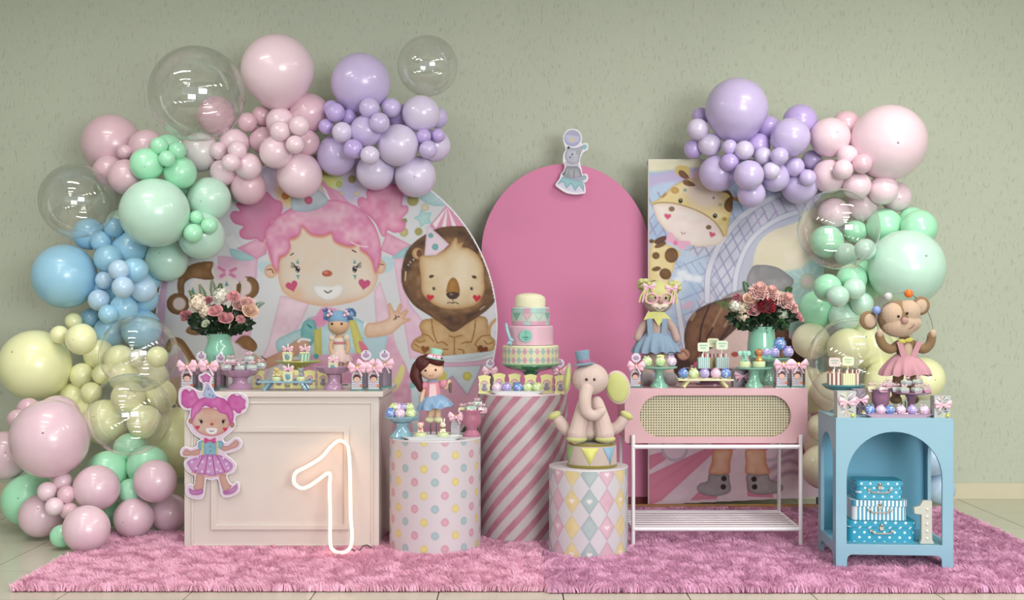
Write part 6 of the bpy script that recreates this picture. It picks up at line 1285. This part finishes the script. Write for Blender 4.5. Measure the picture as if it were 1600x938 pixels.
def skirt(fg, name, mat, x, y, rt, rb, h, n, amp, d=0, tilt=0, flat=.85):
    P_ = [(rt*.9, h+1), (rt, h)]+[(rt+(rb-rt)*math.sin(t*PI/2)**.9, h*(1-t)) for t in [i/6 for i in range(1, 7)]]+[(rb*.93, .5), (rt*.9, h-2)]
    b = MB(); b.M = Matrix.Translation(fg.p(x, y, d)) @ Matrix.Rotation(tilt, 4, 'Y') @ Matrix.Diagonal((1, flat, 1, 1))
    b.lathe([(r_*fg.k, z_*fg.k) for r_, z_ in P_], n*8, rf=lambda a_, i: 1+amp*math.sin(n*a_+.6*math.sin(3*a_))*max(0, min(1, (i-1)/6)) if i < 9 else 1, zf=lambda a_, i: (amp*14*fg.k*math.sin(n*a_+1.2)*(1 if 6 <= i <= 8 else 0))); b.f = [q for q in b.f if len(q) <= 4]
    return b.build(name, mat, fg.t, smooth=60)
skirt(f, 'ruffled_shorts', PKD, 1414, 586, 16, 37, 31, 13, .12)
for x0, x1 in ((1401,1409),(1432,1420)): f.flat('strap', PKD, [(x0-4.5,534),(x0+4.5,534),(x1+4.5,562),(x1-4.5,562)], 14.5, 1.6)
f.ell('bow_tie', fabric('bow_lime', (196,186,96)), [(1405,533,14,6.5,2.5,3.6,.2),(1416,531,14,6.5,2.5,3.6,-.2),(1410.5,532,15,2.6,2.6,2.6)])
f.tube('juggling_wire', WIRE, cr([(1369,516,10),(1367,486,8),(1384,463,6),(1417,458,4),(1444,478,-2),(1454,500,2),(1454,516,10)], False, 4), .55)
for x, y, c, n_ in ((1367,485,(128,150,206),'blue'),(1385,464,(190,190,188),'grey'),(1417,459,(226,112,36),'orange')): f.ell('juggling_ball', M('ball_'+n_, c, .35), [(x,y,8,6.6,6.6,6.6)])
b = MB(); [f.limb(b, q, [.9,.9]) for q in ([(1408,628,2),(1408,642,2)],[(1414,628,2),(1414,642,2)])]; b.build('stand_rod', WIRE, f.t); f.lathe('stand_base', WIRE, 1412, f.py, [(0,0),(18,0),(18,1.2),(0,1.4)])
# ================================================================ fair haired clown doll
DSK = fabric('doll_mauve', (176, 150, 142)); YGH = fabric('hair_lime', (194, 192, 132)); YGF = fabric('collar_lime', (200, 198, 128)); DBL = fabric('skirt_blue', (130, 150, 172)); PKR = M('ribbon_rose', (226, 180, 196), .4, sheen=.3)
f = Fig('clown_doll', 'seated cloth clown doll with lime hair, pink glasses and blue ruffled skirt', 'doll', 1026, ZK, 6.98); k = f.k
b = MB(); b.ell(f.p(1028,467,0), (24*k,20*k,24*k)); b.ell(f.p(1026,520,0), (17*k,13*k,30*k)); b.ell(f.p(1025,548,0), (18*k,14*k,16*k)); b.ell(f.p(1028,493,0), (7*k,6*k,8*k))
f.limb(b, [(1014,500,0),(1002,514,3),(995,528,8)], [6.5,6.5,6]); f.limb(b, [(1040,500,0),(1051,514,3),(1056,530,8)], [6.5,6.5,6]); f.limb(b, [(1018,556,2),(1010,575,12),(1010,590,20)], [11,10.5,10]); f.limb(b, [(1034,556,2),(1040,575,12),(1042,590,20)], [11,10.5,10])
b.build('body', DSK, f.t, smooth=80, remesh=.005)
BTM = fabric('boot_grey', (150,142,144)); f.ell('boot', BTM, [(1008,592,26,13,18,12)]); f.ell('boot', BTM, [(1043,592,26,13,18,12)])
b = MB(); b.ell(f.p(1028,459,-1), (26*k,22*k,20*k)); [b.ell(f.p(1010+q*6, 455+3*math.cos(q*1.6), 14-abs(q-3)*1.5), (5.5*k,5*k,6*k)) for q in range(7)]; b.build('hair', YGH, f.t, smooth=80, remesh=.004)
rs = random.Random(4)
for cx_, cy_ in ((1006,446),(1053,449)):
    b = MB()
    for q in range(18):
        t = rs.uniform(0, 2*PI); u = rs.uniform(-1, 1); r_ = 9.5; b.ell(f.p(cx_+r_*math.cos(t)*math.sqrt(1-u*u)*.8, cy_+r_*u*.9, 3+r_*math.sin(t)*math.sqrt(1-u*u)*.8), (4.8*k,4.8*k,3.8*k), n=10, m=7)
    b.build('hair_bunch', YGH, f.t, smooth=80)
    b = bow_mesh(19*k, 13*k); b.v = [v+f.p(cx_+(6 if cx_ < 1030 else -6), cy_+3, 16) for v in b.v]; b.build('bow', PKR, f.t)
    for q in range(3): f.tube('ribbon_tail', PKR if q % 2 else YGF, [(cx_+(3 if cx_<1030 else -3)+q*2-2, cy_+6, 17),(cx_+q*4-6, cy_+16, 18),(cx_+q*5-9, cy_+26, 17)], [1.2,1.4,1.6])
for x in (1015.5, 1039.5):
    b = MB(); b.tube([f.p(x+9*math.cos(t), 467+8*math.sin(t), 20-abs(x-1027+9*math.cos(t))*.12) for t in [2*PI*i/20 for i in range(20)]], 1.7*k, 8, closed=True); b.build('glasses_rim', fabric('glasses_pink', (216,170,176)), f.t)
f.tube('glasses_bridge', fabric('glasses_pink'), [(1024,465,20.5),(1027,463,21),(1031,465,20.5)], 1.5)
f.ell('eye', BLK, [(1022,465,18.8,1.9,1.6,2.1)]); f.ell('eye', BLK, [(1038,466,18.4,1.9,1.6,2.1)]); f.ell('nose', fabric('nose_mauve'), [(1030,471,20.5,4,4,3.6)]); f.ell('muzzle', fabric('muzzle_cream', (222,206,190)), [(1023,478,14.5,9,7,5.5,.3),(1035,478,14.5,9,7,5.5,-.3),(1029,482,13.5,8,6,5)], remesh=.003)
f.tube('smile', BLK, [(1023,481,20.2),(1029,484,20.2),(1036,480,20.2)], .5)
cl = [(1026+(a_ if 0 else (24 if i%2 else 13)*math.cos(PI*i/6)), 492+(17 if i%2 else 5)*math.sin(PI*i/6)*(1 if math.sin(PI*i/6) > 0 else .3)) for i, a_ in enumerate([0]*12)]
f.flat('collar', YGF, [(1004,500),(1010,488),(1024,487),(1036,488),(1047,499),(1036,498),(1027,510),(1020,498)], 15, 2)
for x0, x1 in ((1013,1015),(1037,1034)): f.flat('strap', DBL, [(x0-4,498),(x0+4,498),(x1+4,532),(x1-4,532)], 15.5, 3)
skirt(f, 'ruffled_skirt', DBL, 1025, 551, 18, 35, 30, 13, .12)
# ================================================================ brown haired doll in a hat
SKD = fabric('doll_skin', (222, 186, 158)); HRD = M('hair_auburn', (74, 26, 24), .5, spec=.35, bump=.3, bs=120); PNK = fabric('dress_pink', (208, 140, 154)); SBL = M('satin_blue', (124, 156, 190), .35, spec=.5, sheen=.3, bump=.15, bs=40); CRM = fabric('shoe_cream', (214, 208, 168)); MNT = fabric('hat_mint', (150, 204, 186))
f = Fig('doll', 'cloth doll with auburn side ponytail, mint top hat and satin blue skirt', 'doll', 678, .648, 6.60); k = f.k
b = MB(); b.ell(f.p(674,578,0), (19*k,15*k,16.5*k)); b.ell(f.p(677,608,0), (11*k,8*k,15*k)); b.ell(f.p(676,595,0), (4*k,4*k,6*k)); b.ell(f.p(677,622,0), (12*k,9*k,8*k))
f.limb(b, [(665,602,0),(661,614,3),(659,628,4)], [3.6,3.6,3.4]); f.limb(b, [(690,602,0),(699,606,3),(702,596,7)], [3.6,3.6,3.4]); f.limb(b, [(673,628,0),(673,640,0),(672,652,1)], [5.5,5.5,5]); f.limb(b, [(683,628,0),(684,640,0),(684,652,1)], [5.5,5.5,5])
b.build('body', SKD, f.t, smooth=80, remesh=.0035)
b = MB(); b.ell(f.p(671,572,-4), (22*k,15*k,19*k)); b.ell(f.p(662,569,3), (14*k,12*k,14*k), (0,-.4,0)); b.ell(f.p(681,564,5), (14*k,11*k,9*k), (0,.2,0)); b.build('hair', HRD, f.t, smooth=80, remesh=.003)
f.tube('ponytail', HRD, [(653,572,0),(650,588,2),(655,600,4),(657,608,5)], [9,10,7,4.5])
f.ell('face', SKD, [(675,580,4,18,12.8,13)])
for x, y in ((666,578.5),(682,577.5)): f.ell('eye', BLK, [(x,y,16.2,1.6,1.3,1.8)])
f.tube('smile', M('thread_rose', (180,100,96), .6), [(672,585.5,16.6),(675,586.8,16.8),(678,585.3,16.5)], .4)
f.lathe('hat', MNT, 680, 561, [(0,0),(15,0),(15.5,1.2),(9,2.4),(8.6,6),(10,15),(9.6,16),(0,16)], d=3, tilt=.18); f.lathe('hat_band', PNK, 680.3, 559, [(9,0),(9.6,1),(9.8,5),(9.2,5.6)], d=3, tilt=.18); f.ell('hat_bow', M('satin_pink'), [(673,557,12,5,2,3.4,.3),(680,558,13,2,2,2.4),(686,559,12,4,2,3,-.3)])
f.lathe('bodice', PNK, 677, 622, [(0,0),(12.6,0),(12.4,8),(11.8,18),(10,24),(5,27),(0,27)], flat=.85); f.lathe('collar', fabric('collar_grey', (150,150,172)), 677, 596, [(9.5,-2),(10.5,0),(7,3),(5,2.5)], rf=ruf(9,.06), flat=.85)
f.flat('bodice_front', M('dress_stripe', (226,190,192), .7), [(672,600),(682,600),(683,620),(671,620)], 11.4, 2)
f.ell('puff_sleeve', PNK, [(663,603,1,7,6.5,7)]); f.ell('puff_sleeve', PNK, [(693,600,2,7.5,6.5,7)]); f.tube('cane', fabric('felt_brown', (110,90,84)), [(704,612,8),(704,600,8)], [2.2,3])
skirt(f, 'satin_skirt', SBL, 680, 638, 12, 27, 21, 8, .10, tilt=-.10)
for x in (671.5, 684.5): f.ell('shoe', CRM, [(x,656,4,7.5,9,5.5)])
b = MB(); [f.limb(b, q, [.9,.9]) for q in ([(673,660,0),(673,678,0)],[(682,660,0),(682,678,0)])]; b.build('stand_rod', WIRE, f.t); f.lathe('stand_base', WIRE, 678, f.py, [(0,0),(14,0),(14,1.2),(0,1.4)])
# ================================================================ blue haired doll
LCE = fabric('lace_beige', (212, 196, 182)); TUL = fabric('tulle_blush', (214, 186, 184)); HBL = fabric('hair_blue', (122, 158, 190)); HDB = fabric('yarn_blue', (84, 116, 160))
f = Fig('doll', 'small cloth doll with blue hair bunches and lace dress behind the lilac stand', 'doll', 530, ZW, 7.12); k = f.k
b = MB(); b.ell(f.p(529,509,0), (17*k,14*k,14.5*k)); b.ell(f.p(530,536,0), (9*k,7*k,14*k)); b.ell(f.p(530,524,0), (4*k,4*k,6*k)); b.ell(f.p(531,550,0), (10*k,8*k,8*k))
f.limb(b, [(520,530,0),(517,542,3),(520,553,6)], [3.6,3.4,3.2]); f.limb(b, [(541,530,0),(545,542,3),(542,552,6)], [3.6,3.4,3.2]); f.limb(b, [(527,555,2),(527,575,4)], [5,4.5]); f.limb(b, [(539,555,2),(540,575,4)], [5,4.5]); b.build('body', fabric('doll_tan', (200, 164, 132)), f.t, smooth=80, remesh=.0035)
b = MB(); b.ell(f.p(529,499,-2), (17.5*k,15*k,14*k)); b.build('hair', HBL, f.t, smooth=80)
f.ell('face', fabric('doll_tan'), [(529,510.5,5,15.5,10.8,12)]); f.ell('eye', BLK, [(521,506,14.6,1.7,1.3,1.9)]); f.ell('eye', BLK, [(536,506,14.6,1.7,1.3,1.9)])
for cx_ in (511, 547):
    b = MB()
    for q in range(26):
        t = rs.uniform(0, 2*PI); u = rs.uniform(-1, 1); s_ = math.sqrt(1-u*u); b.tube([f.p(cx_, 491, 2), f.p(cx_+10*s_*math.cos(t), 491+10*u, 2+9*s_*math.sin(t))], [1.0*k, 1.5*k], 6)
    b.build('hair_bunch', HDB, f.t); f.ell('hair_bunch_core', HBL, [(cx_,491,2,6,5,6)]); f.ell('hair_flower', PKR, [(cx_+(5 if cx_<530 else -5)+dx,490+dy,10,2.6,2,2.6) for dx, dy in ((0,-3),(3,1),(-2,3))])
f.lathe('dress', LCE, 530, 550, [(0,0),(10.5,0),(9.5,8),(8.6,16),(8,21),(4,24),(0,24)], flat=.85); f.lathe('sash', fabric('sash_rose', (176,120,130)), 530, 536, [(9.6,-2),(10,0),(9.4,2)], flat=.87)
f.ell('puff_sleeve', LCE, [(519,528,1,5.5,5.5,6)]); f.ell('puff_sleeve', LCE, [(541,528,1,5.5,5.5,6)]); skirt(f, 'tulle_skirt', TUL, 531, 566, 9, 19, 19, 9, .10)
b = MB(); f.limb(b, [(533,576,0),(533,601,0)], [1,1]); b.build('stand_rod', WIRE, f.t); f.lathe('stand_base', WIRE, 530, f.py, [(0,0),(14,0),(14,1.2),(0,1.4)])
